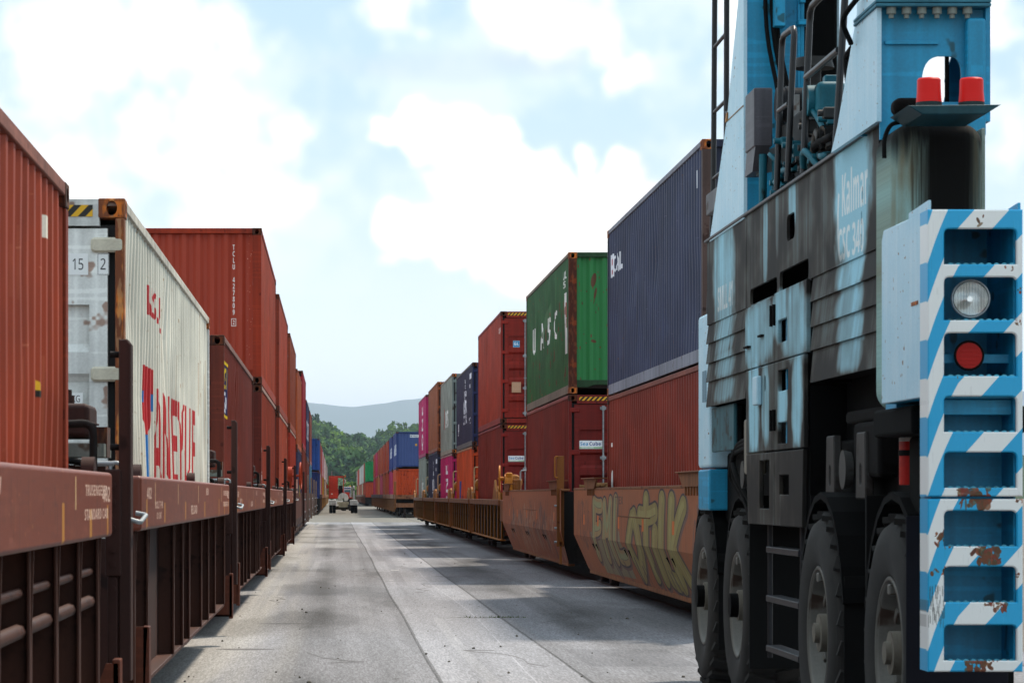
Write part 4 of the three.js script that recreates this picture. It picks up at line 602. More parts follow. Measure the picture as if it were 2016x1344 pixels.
// yellow ribbed articulated wagon of five wells
{
  const wells = [[74.5, 90.3], [91.4, 106.3], [107.4, 122.3], [123.4, 138.3], [139.4, 155]];
  const lb = ['yellow ribbed well wagon carrying the two red containers with hazard strips', 'yellow ribbed well wagon carrying the orange and navy containers', 'yellow ribbed well wagon carrying the grey and magenta containers', 'yellow ribbed well wagon carrying the brown and navy containers', 'yellow ribbed well wagon at the end, carrying the magenta upper container'];
  wells.forEach(([a, b], k) => {
    const t = ribbedUnit(a, b, rXC, lb[k], { side: -1, hw: rHW, top: -0.10, bot: -0.25, sill: mTan, rib: mYel, low: mDk, pitch: 1.7, dep: 0.05, fl: 0.11 });
    endKit(t, rXC, b, b + 1.1, { mat: mDk, hw: rHW });
    const yb = EYE - 0.1;
    for (const [z, h] of [[a + 0.5, 0.34], [a + 1.0, 0.24], [b - 0.5, 0.36], [b - 1.0, 0.22]]) part('bracket', [wall(poly(zpts([[z - 0.3, yb], [z + 0.3, yb], [z + 0.16, yb + h], [z - 0.1, yb + h * 0.8]])), 4.07, 0.06, 0.008), rspan(4.07, 4.2, yb, yb + h * 0.5, -z - 0.05, -z + 0.05, 0.01)], mYel, t);
    part('air_tank', [cyl(0.2, 0.7, 'z', 4.45, yb + 0.42, -a - 0.2, 18), new THREE.SphereGeometry(0.2, 16, 8).scale(1, 1, 0.4).translate(4.45, yb + 0.42, -a + 0.15)], mYel, t);
    part('hand_rail', [bent([V(4.2, yb, -b - 0.2), V(4.2, yb + 0.95, -b - 0.2), V(4.75, yb + 0.95, -b - 0.2), V(4.75, yb, -b - 0.2)], 0.02)], paint('#c9b48a'), t);
    part('end_post', [rspan(4.06, 4.16, 0.45, yb + 0.3, -b - 0.15, -b + 0.02, 0.01)], mOch, t);
    if (k === 0) {
      brakeWheel(t, 4.28, 1.95, 73.4, paint('#c97a18', { roughness: 0.5 }), 1.1);
      part('gusset', [wall(poly(zpts([[75.2, yb], [77.4, yb], [76.4, yb + 0.5]])), 4.06, 0.05, 0.008)], mYel, t);
      part('end_rail', [bent([V(4.55, 1.5, -73.6), V(4.55, 2.15, -73.6), V(5.4, 2.17, -73.6), V(5.4, 1.5, -73.6)], 0.02)], galv, t);
      part('end_frame', [rspan(4.1, 6.6, 0.9, 1.42, -74.5, -73.2, 0.02), span(5.1, 5.9, 0.75, 1.0, -74, -72)], mOch, t);
    }
  });
}
// sheet-sided wagons farther along the left train
{
  const mS = paint('#5f3a30', { map: wear2, roughness: 0.55 }), wells = [[80.6, 96.2], [96.9, 112.3], [113, 128.4], [129, 144.6], [145.2, 160]];
  const lb = ['the orange red container and the orange brake wheel', 'the orange brown container over a dark blue one', 'the crimson container', 'the navy lettered container', 'the last two containers before the gap'];
  wells.forEach(([a, b], k) => {
    const t = sheetUnit(a, b, lXC, 1.41, 1, 'dark brown sheet sided well wagon carrying ' + lb[k], mS, { plain: mS, lite: true, bogie: 0.3, inn: 0.28, top: 1.6 });
    part('corner_wing', [wall(poly(zpts([[a - 0.1, 1.6], [a + 1.6, 1.6], [a + 2.0, 1.98], [a + 0.6, 1.98]])), -1.06, 0.04, 0.006)], mBrown, t);
    part('side_post', [rspan(-1.06, -0.99, 0.55, 2.3, -b - 0.4, -b - 0.28, 0.01)], k > 0 ? paint('#9a8070', { map: wear2 }) : mBrownD, t);
    for (const y of [1.4, 1.0, 0.75]) part('bolt', joinG([cyl(0.025, 0.06, 'x', -0.98, y, -b - 0.34, 8)]), galv, t);
    if (!k) {
      const mo = paint('#b8401c', { roughness: 0.5 });
      part('brake_wheel', [new THREE.TorusGeometry(0.34, 0.025, 8, 28).rotateY(Math.PI / 2 - 0.06).translate(-0.92, 2.06, -79.4), rod(V(-0.92, 2.42, -79.4), V(-0.92, 1.7, -79.4), 0.02), rod(V(-0.92, 2.06, -79.06), V(-0.92, 2.06, -79.74), 0.02)], mo, t);
      part('brake_gear', [cyl(0.2, 0.2, 'x', -1.24, 2.1, -79.4, 16), rspan(-1.4, -1.16, 1.62, 2.26, -79.55, -79.25, 0.05), cyl(0.035, 0.4, 'x', -1.1, 2.06, -79.4, 10)], mo, t);
      part('chain_guard', [rspan(-0.96, -0.93, 1.5, 2.2, -79.2, -79.14, 0.005)], paint('#b9a06a'), t);
      part('platform', [span(-3.7, -1.0, 1.66, 1.72, -79.9, -78.6)], paint('#7d837c'), t);
      part('end_frame', [span(-3.6, -1.2, 0.6, 1.66, -80.5, -79.6)], mDk, t);
    }
  });
}
// plain wells of the far rows
function farWell(Z, xc, hw, hexes, label, group) {
  const t = thing('far_well_wagon', label, 'rail wagon', [xc, 0, -Z - 7.5], group), m = paint(hexes[0], { map: wear2 }), m2 = paint(hexes[1], { map: wear2 });
  part('side_sill', cached('fs' + hw, () => ready(joinG([rspan(-hw, -hw + 0.12, 1.3, 1.62, -7.4, 7.4, 0.02), rspan(hw - 0.12, hw, 1.3, 1.62, -7.4, 7.4, 0.02)]))), m, t);
  part('well_side', cached('fw' + hw, () => ready(joinG([span(-hw + 0.15, -hw + 0.17, 0.4, 1.32, -7.3, 7.3), span(hw - 0.17, hw - 0.15, 0.4, 1.32, -7.3, 7.3), span(-hw + 0.15, hw - 0.15, 0.38, 0.42, -7.3, 7.3), span(-hw + 0.15, hw - 0.15, 0.4, 1.3, 7.26, 7.3)]))), mDk, t);
  const rg = cached('fr' + hw, () => ready(joinG([-hw + 0.09, hw - 0.09].map((x) => rspan(x - 0.05, x + 0.05, 0.4, 1.31, -0.05, 0.05, 0.01)))));
  for (let i = 0; i < 9; i++) part('rib', rg, m2, t).position.z = -7 + i * 1.75;
  const b = cached('bog', () => { const g = bogieG(0, 0); return [ready(joinG(g.frame)), ...g.wheels.map(ready)]; });
  part('bogie_frame', b[0], mDk, t).position.z = -8.1; for (let i = 1; i < b.length; i++) part('wheel', b[i], plain(0x3a2e2a, 0.6, 0.3), t).position.z = -8.1;
  return t;
}
for (let k = 0; k < 15; k++) farWell(234 + k * 16.2, lXC + 0.03, 1.41, k % 3 ? ['#a06a24', '#a8742a'] : ['#5a3a30', '#6a4632'], k ? `well wagon in the far train, ${ORD[k]} the one under the bright blue container` : 'well wagon heading the far train, under the bright blue container', 'well wagons of the far train');
for (let k = 0; k < 8; k++) farWell(209 + k * 16.2, rXC, rHW, [k < 3 ? '#8a5a3c' : '#3a3a44', '#8a5a34'], k ? `well wagon ${ORD[k]} the one with the open end under the blue container` : 'brown well wagon with open end under the orange red ribbed container', 'well wagons behind the blue container');
for (let k = 0; k < 11; k++) farWell(420 + k * 16.2, rXC, rHW, ['#7a5240', '#7a4a34'], k ? `tiny well wagon, ${ORD[k]} the one under the bright green container` : 'tiny well wagon under the bright green container', 'well wagons behind the green container');
{ // the bogie that closes the row under the blue container
  const t = placed('wagon_bogie', 'dark bogie at the open end of the row under the blue container', 'bogie', [rXC, 0, -207.4]); addBogie(t, rXC, 207.4, mDk);
  part('end_platform', [span(rXC - 1.3, rXC + 1.3, 0.72, 1.0, -209, -205.6), span(rXC - 1.4, rXC + 1.4, 1.3, 1.58, -209, -206.4)], paint('#8a5a3c', { map: wear2 }), t);
  part('ladder_post', [rspan(4.1, 4.2, 0.6, 2.5, -206.6, -206.5), rspan(4.1, 4.2, 0.6, 2.5, -209, -208.9)], mOch, t);
}
// ---------------------------------------------------------------- blue straddle carrier
{
  const car = placed('straddle_carrier', 'sooty blue straddle carrier with blue and white striped ladder front', 'straddle carrier', [3.3, 0, -19.5]);
  const XS = 2.95, E = (y) => EYE + y;
  // side paint with soot and grime where the machine wears it: (distance, height) patches of cleaner paint
  const Za = 16.0, Zb = 24.2, Ya = 1.2, Yb = 3.6, SW = 2048, SH = 600;
  const clean = [[17.1, E(1.75), 0.52, 0.42, 1.25], [17.2, E(1.27), 0.42, 0.09, 1.05], [17.2, E(1.10), 0.42, 0.09, 1.0], [17.15, E(0.95), 0.4, 0.09, 1.0], [17.2, E(0.81), 0.36, 0.1, 1.0], [22.75, E(1.6), 0.55, 0.5, 0.95], [22.7, E(1.27), 0.5, 0.1, 0.8], [22.7, E(1.0), 0.5, 0.1, 0.8], [22.75, E(0.8), 0.5, 0.08, 0.7], [20.55, E(1.75), 0.10, 0.3, 0.75], [19.35, E(1.9), 0.14, 0.2, 0.9], [20.75, E(1.12), 0.6, 0.21, 0.95], [19.75, E(1.2), 0.3, 0.16, 0.9], [19.1, E(1.1), 0.46, 0.23, 1.0], [20.95, E(0.62), 0.24, 0.30, 1.15], [20.4, E(0.65), 0.16, 0.25, 0.9], [19.62, E(0.58), 0.2, 0.16, 1.1], [19.0, E(0.62), 0.2, 0.28, 1.15], [20.0, E(1.85), 0.07, 0.25, 0.5]];
  const sideTex = canvasTex(SW, SH, (c) => {
    const X = (Z) => (Zb - Z) / (Zb - Za) * SW, Y = (y) => (Yb - y) / (Yb - Ya) * SH, S = SW / (Zb - Za), T = SH / (Yb - Ya);
    c.fillStyle = '#000'; c.fillRect(0, 0, SW, SH);
    const t = (s, Z, y, h, w, wt = 'bold') => { c.save(); c.translate(X(Z), Y(y)); c.fillStyle = '#fff'; c.font = `${wt} ${h * T}px sans-serif`; const m = c.measureText(s).width; c.scale(w * S / m, 1); c.textAlign = 'center'; c.textBaseline = 'middle'; c.fillText(s, 0, 0); c.restore(); };
    t('Kalmar', 17.02, E(1.74), 0.34, 0.86); t('CSC 340', 17.14, E(1.455), 0.26, 0.86); t('SMLL 41', 22.65, E(1.5), 0.26, 0.9);
    c.strokeStyle = '#fff'; c.lineWidth = 0.05 * S; c.beginPath(); c.arc(X(17.12), Y(E(1.60)), 0.5 * S * 0.9, Math.PI * 0.86, Math.PI * 1.12); c.stroke();
    const mask = c.getImageData(0, 0, SW, SH).data, im = c.createImageData(SW, SH), d = im.data;
    for (let j = 0; j < SH; j++) for (let i = 0; i < SW; i++) {
      const Z = Zb - (i + 0.5) / S, y = Yb - (j + 0.5) / T, u = i / SW, v = j / SH;
      const n = fb2(u, v, 18, 7, 4, 71), st = fb2(u, v, 110, 3, 3, 77), gr = h3(i, j, 5), wob = (fb2(u, v, 60, 20, 3, 83) - 0.5);
      let cl = 0.16; for (const [cz, cy, rz, ry, k] of clean) { const q = Math.pow(Math.abs(Z - cz) / rz + wob * 0.3, 3) + Math.pow(Math.abs(y - cy) / ry + wob * 0.4, 3); const t = k * (1 - sstep(0.25, 2.6, q)); if (t > cl) cl = t; }
      if (y < E(0.29)) cl = Math.min(cl, 0.1);
      let g = clamp(1.14 - cl + (n - 0.5) * 0.6 + (st - 0.5) * 0.5);
      const m = mask[(j * SW + i) * 4] / 255, bl = sstep(0.74, 1.14, 1.06 - cl + (n - 0.5) * 1.0 + (st - 0.5) * 0.3);
      const P = [lerp(0.58, 0.90, m * 0.85), lerp(0.77, 0.91, m * 0.85), lerp(0.83, 0.90, m * 0.85)], B = [0.23, 0.21, 0.185], K = [0.07, 0.066, 0.062], k = (j * SW + i) * 4;
      for (let a = 0; a < 3; a++) d[k + a] = 255 * clamp(lerp(lerp(P[a], B[a], g * (1 - 0.25 * m)), K[a], bl * 0.8) * (0.96 + 0.08 * gr));
      d[k + 3] = 255;
    }
    c.putImageData(im, 0, 0);
  });
  const sideM = new THREE.MeshPhysicalMaterial({ map: sideTex, roughness: 0.7, specularIntensity: 0.4 });
  const sideUV = (g) => { g = joinG([g]); const p = g.attributes.position, uv = g.attributes.uv; for (let i = 0; i < p.count; i++) uv.setXY(i, (Zb + p.getZ(i)) / (Zb - Za), (p.getY(i) - Ya) / (Yb - Ya)); return ready(g); };
  const mBlue = new THREE.MeshStandardMaterial({ color: '#0f9cc9', map: wear, roughness: 0.5 });
  const mBlueD = mBlue;
  const paleLitTex = dataTex(512, 512, (u, v) => { const a = fb2(u, v, 5, 7, 5, 101), s = fb2(u, v, 50, 2, 3, 107), g = vn2(u * 256, v * 256, 256, 256, 103), sp = fb2(u, v, 40, 40, 2, 109); const t = clamp(0.55 + (a - 0.5) * 0.6 + (s - 0.5) * 0.5), ru = sstep(0.86, 0.9, sp), k = 0.97 + 0.06 * (g - 0.5); return [lerp(lerp(0.60, 0.80, t), 0.45, ru) * k, lerp(lerp(0.80, 0.89, t), 0.28, ru) * k, lerp(lerp(0.88, 0.93, t), 0.15, ru) * k]; }, 0.8);  // rust-specked blue, brighter light on the left faces painted in as paleness
  const mPaleLit = new THREE.MeshStandardMaterial({ map: paleLitTex, roughness: 0.5 });
  const mSoot = paint('#141211', { map: wear2, roughness: 0.9, specularIntensity: 0.2 }), mChassis = paint('#0b0b0b', { map: wear2, roughness: 0.9, specularIntensity: 0.2 }), mTeal = paint('#1d6f80', { map: wear2, roughness: 0.5 });

  // upper housing
  const slot = (cz, cy, w, h, r = 0.05) => rr(-cz, cy, w, h, r);
  part('side_panel', sideUV(wall(poly(zpts([[16.25, E(1.345)], [16.25, E(2.0)], [18.56, E(2.0)], [18.56, E(1.345)]]), [slot(16.75, E(1.68), 0.03, 0.09, 0.012), slot(16.8, E(1.42), 0.03, 0.09, 0.012), slot(16.78, E(1.55), 0.03, 0.08, 0.012)]), XS, 0.02)), sideM, car);
  part('side_panel', sideUV(wall(poly(zpts([[18.565, E(1.335)], [18.565, E(2.0)], [21.49, E(2.0)], [21.49, E(1.335)]]), [slot(19.4, E(1.74), 0.34, 0.17, 0.06), slot(19.28, E(1.415), 1.22, 0.13, 0.05), slot(20.65, E(1.405), 1.3, 0.115, 0.05)]), XS + 0.002, 0.02)), sideM, car);
  part('side_panel', sideUV(wall(poly(zpts([[21.495, E(1.345)], [21.495, E(2.0)], [23.75, E(2.0)], [23.75, E(1.345)]])), XS, 0.02)), sideM, car);
  part('housing_frame', [span(XS + 0.03, 3.4, E(0.72), E(0.76), -16.3, -23.7), span(3.36, 3.4, E(0.7), E(1.98), -16.3, -23.7), span(XS + 0.04, 3.36, E(1.9), E(1.93), -16.3, -23.7), span(XS + 0.03, 3.4, E(0.7), E(1.98), -23.7, -23.74), span(XS + 0.03, 3.4, E(0.7), E(1.98), -18.54, -18.58)], mSoot, car);
  part('top_trim', [rspan(XS - 0.02, XS + 0.06, E(2.0), E(2.022), -16.1, -23.8, 0.006)], plain(0x2a2a2c, 0.5), car);
  for (const [y0, y1] of [[1.197, 1.345], [1.04, 1.205], [0.895, 1.048], [0.697, 0.903]]) for (const [z0, z1] of [[16.27, 18.55], [21.5, 23.76]]) {
    const g = wall(poly(zpts([[z0, E(y0)], [z0, E(y1)], [z1, E(y1)], [z1, E(y0)]])), 0, 0.012); const p = g.attributes.position;
    for (let i = 0; i < p.count; i++) p.setX(i, p.getX(i) + XS + 0.012 - 0.02 * (E(y1) - p.getY(i)) / (y1 - y0)); g.computeVertexNormals();
    part('louvre_board', sideUV(g), sideM, car);
  }
  // doors in the middle of the side
  const door = (z0, z1, y0, y1, holes, x = XS - 0.02) => part('service_door', sideUV(wall(poly(zpts([[z0, y0], [z0, y1], [z1, y1], [z1, y0]]), holes), x, 0.03, 0.005)), sideM, car);
  const d1 = door(18.62, 19.98, E(0.892), E(1.345), [slot(19.62, E(1.08), 0.42, 0.15, 0.03)]), d2 = door(20.0, 21.4, E(0.892), E(1.33), []);
  const d3 = door(18.72, 19.98, E(0.302), E(0.884), [slot(19.6, E(0.755), 0.44, 0.14, 0.02), slot(19.62, E(0.41), 0.42, 0.14, 0.02)]), d4 = door(20.0, 21.35, E(0.302), E(0.884), [slot(20.42, E(0.76), 0.08, 0.11, 0.04)]);
  for (const [d, y, n] of [[d1, 1.08, 3], [d3, 0.755, 3], [d3, 0.41, 3]]) for (let i = 0; i < n; i++) part('grille_bar', [span(XS + 0.02, XS + 0.03, E(y - 0.08), E(y + 0.08), -19.47 - i * 0.13, -19.43 - i * 0.13)], mBlue, d);
  part('handle', [rspan(XS - 0.045, XS - 0.02, E(1.085), E(1.10), -20.62, -20.45, 0.004)], mSoot, d2); part('latch', [rspan(XS - 0.05, XS - 0.02, E(1.04), E(1.055), -21.3, -21.1, 0.004)], mSoot, d2);
  part('handle', [rspan(XS - 0.06, XS - 0.02, E(0.62), E(0.82), -20.75, -20.55, 0.012)], mPaleLit, d4);
  for (const [d, y] of [[d1, 1.2], [d2, 1.2], [d3, 0.5], [d4, 0.5]]) part('hinge', [cyl(0.012, 0.14, 'y', XS - 0.03, E(y), (d === d1 || d === d3) ? -19.93 : -20.06, 8)], mSoot, d);
  part('lower_panel', sideUV(wall(poly(zpts([[18.8, E(-0.2)], [18.75, E(0.29)], [19.98, E(0.29)], [19.98, E(-0.2)]]), [slot(19.55, E(0.07), 0.42, 0.13, 0.01)]), XS - 0.02, 0.03, 0.005)), sideM, car);
  part('lower_panel', sideUV(wall(poly(zpts([[20.0, E(-0.2)], [20.0, E(0.29)], [21.35, E(0.29)], [21.25, E(-0.2)]]), [slot(20.45, E(0.075), 0.46, 0.33, 0.01)]), XS - 0.02, 0.03, 0.005)), sideM, car);
  part('cabinet', [span(XS + 0.3, 3.4, E(-0.2), E(0.69), -18.7, -21.4), span(XS + 0.02, XS + 0.3, E(-0.2), E(-0.16), -18.8, -21.3), span(XS + 0.02, XS + 0.3, E(-0.2), E(0.69), -18.78, -18.72)], mChassis, car);

  // chassis, fenders, suspension
  part('chassis_beam', [rspan(3.12, 3.46, E(-0.22), E(0.34), -15.3, -24.6, 0.03), span(3.15, 3.42, E(0.34), E(0.7), -15.9, -16.4), span(3.15, 3.42, E(0.34), E(0.7), -23.2, -23.9), span(3.2, 3.4, E(0.3), E(0.75), -16.4, -23.2)], mChassis, car);
  const wheelZ = [15.6, 17.9, 22.4, 24.45], WR = 0.72;
  wheelZ.forEach((Z) => { const dx = Z > 20 ? 0.12 : 0;
    const fen = new THREE.Shape(); fen.absarc(-Z, WR, 0.84, 0.25, Math.PI - 0.25, false); fen.absarc(-Z, WR, 0.80, Math.PI - 0.25, 0.25, true);
    part('fender', [wall(fen, XS - 0.05 + dx, 0.46 - dx)], mChassis, car);
    part('mud_flap', [rspan(XS - 0.04 + dx, 3.36, 0.32, 1.08, -Z + 0.78, -Z + 0.765, 0.003)], rubber, car);
    part('suspension_strut', [rspan(3.1, 3.3, 0.7, E(-0.15), -Z - 0.14, -Z + 0.14, 0.03), rspan(3.3, 3.42, 0.35, E(0), -Z - 0.2, -Z + 0.2, 0.03), cyl(0.09, 0.5, 'x', 3.2, 0.72, -Z, 12)], mChassis, car);
    const w = new THREE.Group(); w.name = 'wheel'; w.position.set(XS - 0.07 + dx - 3.3, 0.72, -Z + 19.5); car.add(w);
    const prof = [[0.385, 0.03], [0.42, 0.0], [0.56, -0.025], [0.655, 0.0], [0.69, 0.045], [0.70, 0.06], [0.70, 0.39], [0.69, 0.40], [0.64, 0.45], [0.5, 0.46], [0.385, 0.42]].map(([a, b]) => new THREE.Vector2(a, b));
    const lug = []; for (let i = 0; i < 26; i++) for (const s of [0, 1]) { const a = (i + s * 0.5) / 26 * Math.PI * 2; lug.push(new THREE.BoxGeometry(0.215, 0.034, 0.085).rotateY((s ? 1 : -1) * 0.3).translate(s ? 0.335 : 0.115, 0.708, 0).rotateX(a)); }
    part('tyre', ready(joinG([new THREE.LatheGeometry(prof, 56).rotateZ(-Math.PI / 2).scale(1, 1, 1), ...lug])), tyreMat(), w);
    const rim = [[0.388, 0.02], [0.40, 0.01], [0.385, 0.0], [0.365, 0.02], [0.35, 0.07], [0.33, 0.12], [0.30, 0.15], [0.2, 0.155], [0.13, 0.16], [0.02, 0.16]].map(([a, b]) => new THREE.Vector2(a, b));
    const lob = []; for (let i = 0; i < 5; i++) { const a = i / 5 * Math.PI * 2 + 0.4; lob.push(rbox(0.05, 0.05, 0.09, 0.012, 0.10, 0.28, 0, 1).rotateX(a)); }
    part('rim', ready(joinG([new THREE.LatheGeometry(rim, 40).rotateZ(-Math.PI / 2), ...lob, rspan(0.0, 0.07, 0.3, 0.36, -0.035, 0.035, 0.012)])), paint('#6b6a64', { map: wear2, roughness: 0.55, metalness: 0.2 }), w);
    const nut = []; for (let i = 0; i < 10; i++) { const a = i / 10 * Math.PI * 2; nut.push(cyl(0.017, 0.035, 'x', 0.105, 0.155, 0, 6).rotateX(a)); }
    part('hub', ready(joinG([cyl(0.19, 0.04, 'x', 0.135, 0, 0, 20), cyl(0.115, 0.13, 'x', 0.075, 0, 0, 18), cyl(0.06, 0.04, 'x', 0.0, 0, 0, 12), ...nut])), paint('#726d62', { map: wear2, roughness: 0.7 }), w);
  });
  function tyreMat() { return cached('tyreM', () => new THREE.MeshStandardMaterial({ roughness: 0.92, map: dataTex(256, 256, (u, v) => { const a = fb2(u, v, 6, 6, 4, 121), b = vn2(u * 128, v * 128, 128, 128, 125); const k = 0.065 + 0.09 * a + 0.025 * b; return [k * 1.05, k, k * 0.92]; }, 1.5) })); }
  for (const z of [16.74, 18.70, 21.46]) part('inner_flap', [rspan(XS + 0.02, 3.4, 0.3, E(0.0), -z - 0.04, -z, 0.004)], rubber, car);
  part('front_flap', [rspan(2.80, 3.3, 0.1, E(-0.1), -14.70, -14.68, 0.004)], plain(0x16151c, 0.8), car);
  part('access_ladder', [rod(V(XS + 0.06, E(-0.2), -20.72), V(XS + 0.06, 0.42, -20.72), 0.018), rod(V(XS + 0.06, E(-0.2), -19.28), V(XS + 0.06, 0.42, -19.28), 0.018), ...[-0.373, -0.71, -1.054].map((y) => rspan(XS + 0.03, XS + 0.14, E(y) - 0.022, E(y) + 0.022, -19.28, -20.72, 0.008))], paint('#2c2c30', { roughness: 0.5 }), car);
  for (const [Z, r] of [[17.45, 0.115], [21.75, 0.1]]) part('air_spring_cap', [cyl(r, 0.05, 'x', XS + 0.03, E(0.15), -Z, 24, r * 0.9)], paint('#4a4a48', { map: wear2 }), car);
  for (const Z of [17.05, 18.1]) part('hanger_plate', [wall(poly(zpts([[Z - 0.16, E(-0.02)], [Z + 0.16, E(-0.02)], [Z + 0.13, E(0.36)], [Z - 0.13, E(0.36)]]), [slot(Z, E(0.12), 0.06, 0.12, 0.03)]), XS + 0.04, 0.05, 0.008)], paint('#3a3836', { map: wear2 }), car);
  for (const k of [0, 1, 2]) part('hydraulic_hose', [hose([V(XS + 0.05, E(0.42 - k * 0.03), -21.6), V(XS + 0.03, E(0.36 - k * 0.03), -22.2 - k * 0.1), V(XS + 0.03, E(0.15), -22.55 + k * 0.15), V(XS + 0.1, E(-0.05), -22.3 + k * 0.15)], 0.02)], rubber, car);
  part('valve_block', [rspan(XS + 0.06, 3.2, E(0.1), E(0.42), -16.6, -17.4, 0.03), rspan(XS + 0.1, 3.1, E(0.42), E(0.5), -16.5, -17.9, 0.03)], mSoot, car);
  part('door_post', [rspan(XS, 3.1, E(0.15), E(0.55), -21.62, -21.5, 0.02)], paint('#8a8478', { map: wear2 }), car);
  part('inner_cover', [rspan(XS + 0.03, XS + 0.06, E(0.34), E(0.69), -22.4, -23.7, 0.01)], paint('#3b6a74', { map: wear2 }), car);
  // rear corner cabinet
  part('rear_cabinet', [rspan(XS + 0.02, 3.35, E(0.22), E(1.46), -23.82, -24.5, 0.03)], mPaleLit, car);
  part('rear_cabinet_foot', [rspan(XS + 0.02, 3.35, E(-0.12), E(0.21), -23.82, -24.5, 0.02)], mBlue, car);
  part('data_decal', [rspan(XS + 0.016, XS + 0.019, E(0.75), E(1.0), -23.95, -24.2, 0.001)], paint('#7fa2b4'), car);
  part('rear_ladder', [bent([V(3.02, E(1.46), -24.2), V(3.05, E(2.4), -24.15), V(3.05, E(5.0), -24.0)], 0.022, 0.2), bent([V(3.03, E(2.0), -23.35), V(3.05, E(2.6), -23.35), V(3.05, E(5.0), -23.3)], 0.022, 0.2), ...[2.55, 3.08, 3.6, 4.1].map((y) => rod(V(3.05, E(y), -24.15), V(3.05, E(y), -23.35), 0.015))], plain(0x18181a, 0.45), car);
  part('ladder_stay', [rod(V(3.05, E(3.0), -23.4), V(3.05, E(2.75), -22.4), 0.015), rod(V(3.05, E(2.42), -23.35), V(3.05, E(2.42), -22.6), 0.015)], plain(0x18181a, 0.45), car);
  part('step_box', [rspan(2.99, 3.2, E(2.25), E(2.42), -23.4, -24.15, 0.01)], paint('#6a6a6c', { map: wear2 }), car);

  // near tower (front plate recessed between flanges, arched opening)
  const nt = (a) => zpts(a);
  part('tower_side', [wall(poly(nt([[15.95, E(1.99)], [17.42, E(1.99)], [17.2, E(2.12)], [16.56, E(2.66)], [16.45, E(5.2)], [15.95, E(5.2)]])), 2.885, 0.025)], mPaleLit, car);
  part('tower_side', [wall(poly(nt([[15.95, E(1.99)], [17.42, E(1.99)], [17.2, E(2.12)], [16.56, E(2.66)], [16.45, E(5.2)], [15.95, E(5.2)]])), 3.465, 0.025)], mBlue, car);
  const arch = new THREE.Path(); arch.moveTo(3.135, E(2.1)); arch.lineTo(3.345, E(2.1)); arch.lineTo(3.345, E(2.25)); arch.quadraticCurveTo(3.345, E(2.345), 3.27, E(2.345)); arch.lineTo(3.22, E(2.345)); arch.quadraticCurveTo(3.135, E(2.33), 3.135, E(2.2)); arch.closePath();
  part('tower_front', [front(poly([[2.911, E(1.9)], [3.464, E(1.9)], [3.464, E(2.594)], [2.911, E(2.594)]], [arch]), 16.0, 0.02)], mBlue, car);
  part('tower_front', [front(poly([[2.911, E(2.635)], [3.464, E(2.635)], [3.464, E(5.2)], [2.911, E(5.2)]]), 15.97, 0.02)], mBlue, car);
  part('tower_back', [front(poly([[2.911, E(1.99)], [3.0, E(1.99)], [3.05, E(2.05)], [3.05, E(2.5)], [2.911, E(2.6)]]), 16.6, 0.02), front(poly([[3.464, E(1.99)], [3.43, E(1.99)], [3.38, E(2.3)], [3.464, E(2.6)]]), 16.6, 0.02), span(2.911, 3.464, E(2.6), E(5.2), -16.45, -16.43)], mBlueD, car);
  part('tower_flange', [rspan(2.872, 3.485, E(2.595), E(2.612), -15.9, -16.6, 0.004), rspan(2.872, 3.485, E(2.616), E(2.633), -15.9, -16.6, 0.004)], paint('#3b7d92', { map: wear2 }), car);
  for (let i = 0; i < 6; i++) part('flange_bolt', [cyl(0.027, 0.035, 'y', 2.96 + i * 0.081, E(2.577), -15.94, 6), cyl(0.014, 0.05, 'y', 2.96 + i * 0.081, E(2.562), -15.94, 8)], paint('#8a938c', { map: wear2 }), car);
  part('stiffener', [rspan(2.935, 3.22, E(2.405), E(2.425), -15.98, -15.999, 0.003)], mBlue, car);
  part('tower_rib', [rspan(3.36, 3.464, E(1.9), E(2.54), -15.92, -15.998, 0.02)], mBlue, car);
  part('window_bar', [rspan(3.27, 3.29, E(1.95), E(2.4), -16.04, -16.07, 0.004)], mChassis, car);
  // soot-stained front column under the beacons, shelf shade painted into its top
  const colTex = canvasTex(512, 512, (c, W, H) => { const im = c.createImageData(W, H), d = im.data; for (let j = 0; j < H; j++) for (let i = 0; i < W; i++) { const u = i / W, v = j / H, st = fb2(u, v, 40, 2, 4, 131), n = fb2(u, v, 8, 6, 4, 137), g = h3(i, j, 8); const sootShade = Math.max(sstep(0.14, 0.44, u + (st - 0.5) * 0.26 - v * 0.05) * (1 - 0.55 * sstep(0.78, 0.95, u + (st - 0.5) * 0.2)), 0.9 * sstep(0.16, 0.02, v + (st - 0.5) * 0.1)), br = clamp(0.35 + (n - 0.5) * 1.4 + (st - 0.5)); const k = (j * W + i) * 4, A = [0.55, 0.68, 0.66], B = [0.46, 0.44, 0.36], K = [0.06, 0.055, 0.05]; for (let a = 0; a < 3; a++) d[k + a] = 255 * clamp(lerp(lerp(A[a], B[a], br), K[a], sootShade) * (0.95 + 0.1 * g)); d[k + 3] = 255; } c.putImageData(im, 0, 0); });
  { const g = joinG([rbox(0.48, 1.5, 0.6, 0.11, 3.155, E(1.2), -15.93, 4)]), p = g.attributes.position, uv = g.attributes.uv; for (let i = 0; i < p.count; i++) uv.setXY(i, (p.getX(i) - 2.915) / 0.48, (p.getY(i) - E(0.45)) / 1.5); part('front_column', ready(g), new THREE.MeshPhysicalMaterial({ map: colTex, roughness: 0.9, specularIntensity: 0.3 }), car); }
  part('column_edge', [rspan(3.40, 3.42, E(0.5), E(1.93), -15.75, -15.95, 0.004)], paint('#9fb0a6', { map: wear2 }), car);
  const shelf = part('beacon_shelf', [front(poly([[2.89, 0], [2.96, -0.045], [3.28, -0.045], [3.36, 0.005]]).clone(), 15.1, 0.5, 0.006).translate(0, E(1.965), 0)], paint('#1c4a52', { map: wear2, roughness: 0.5 }), car);
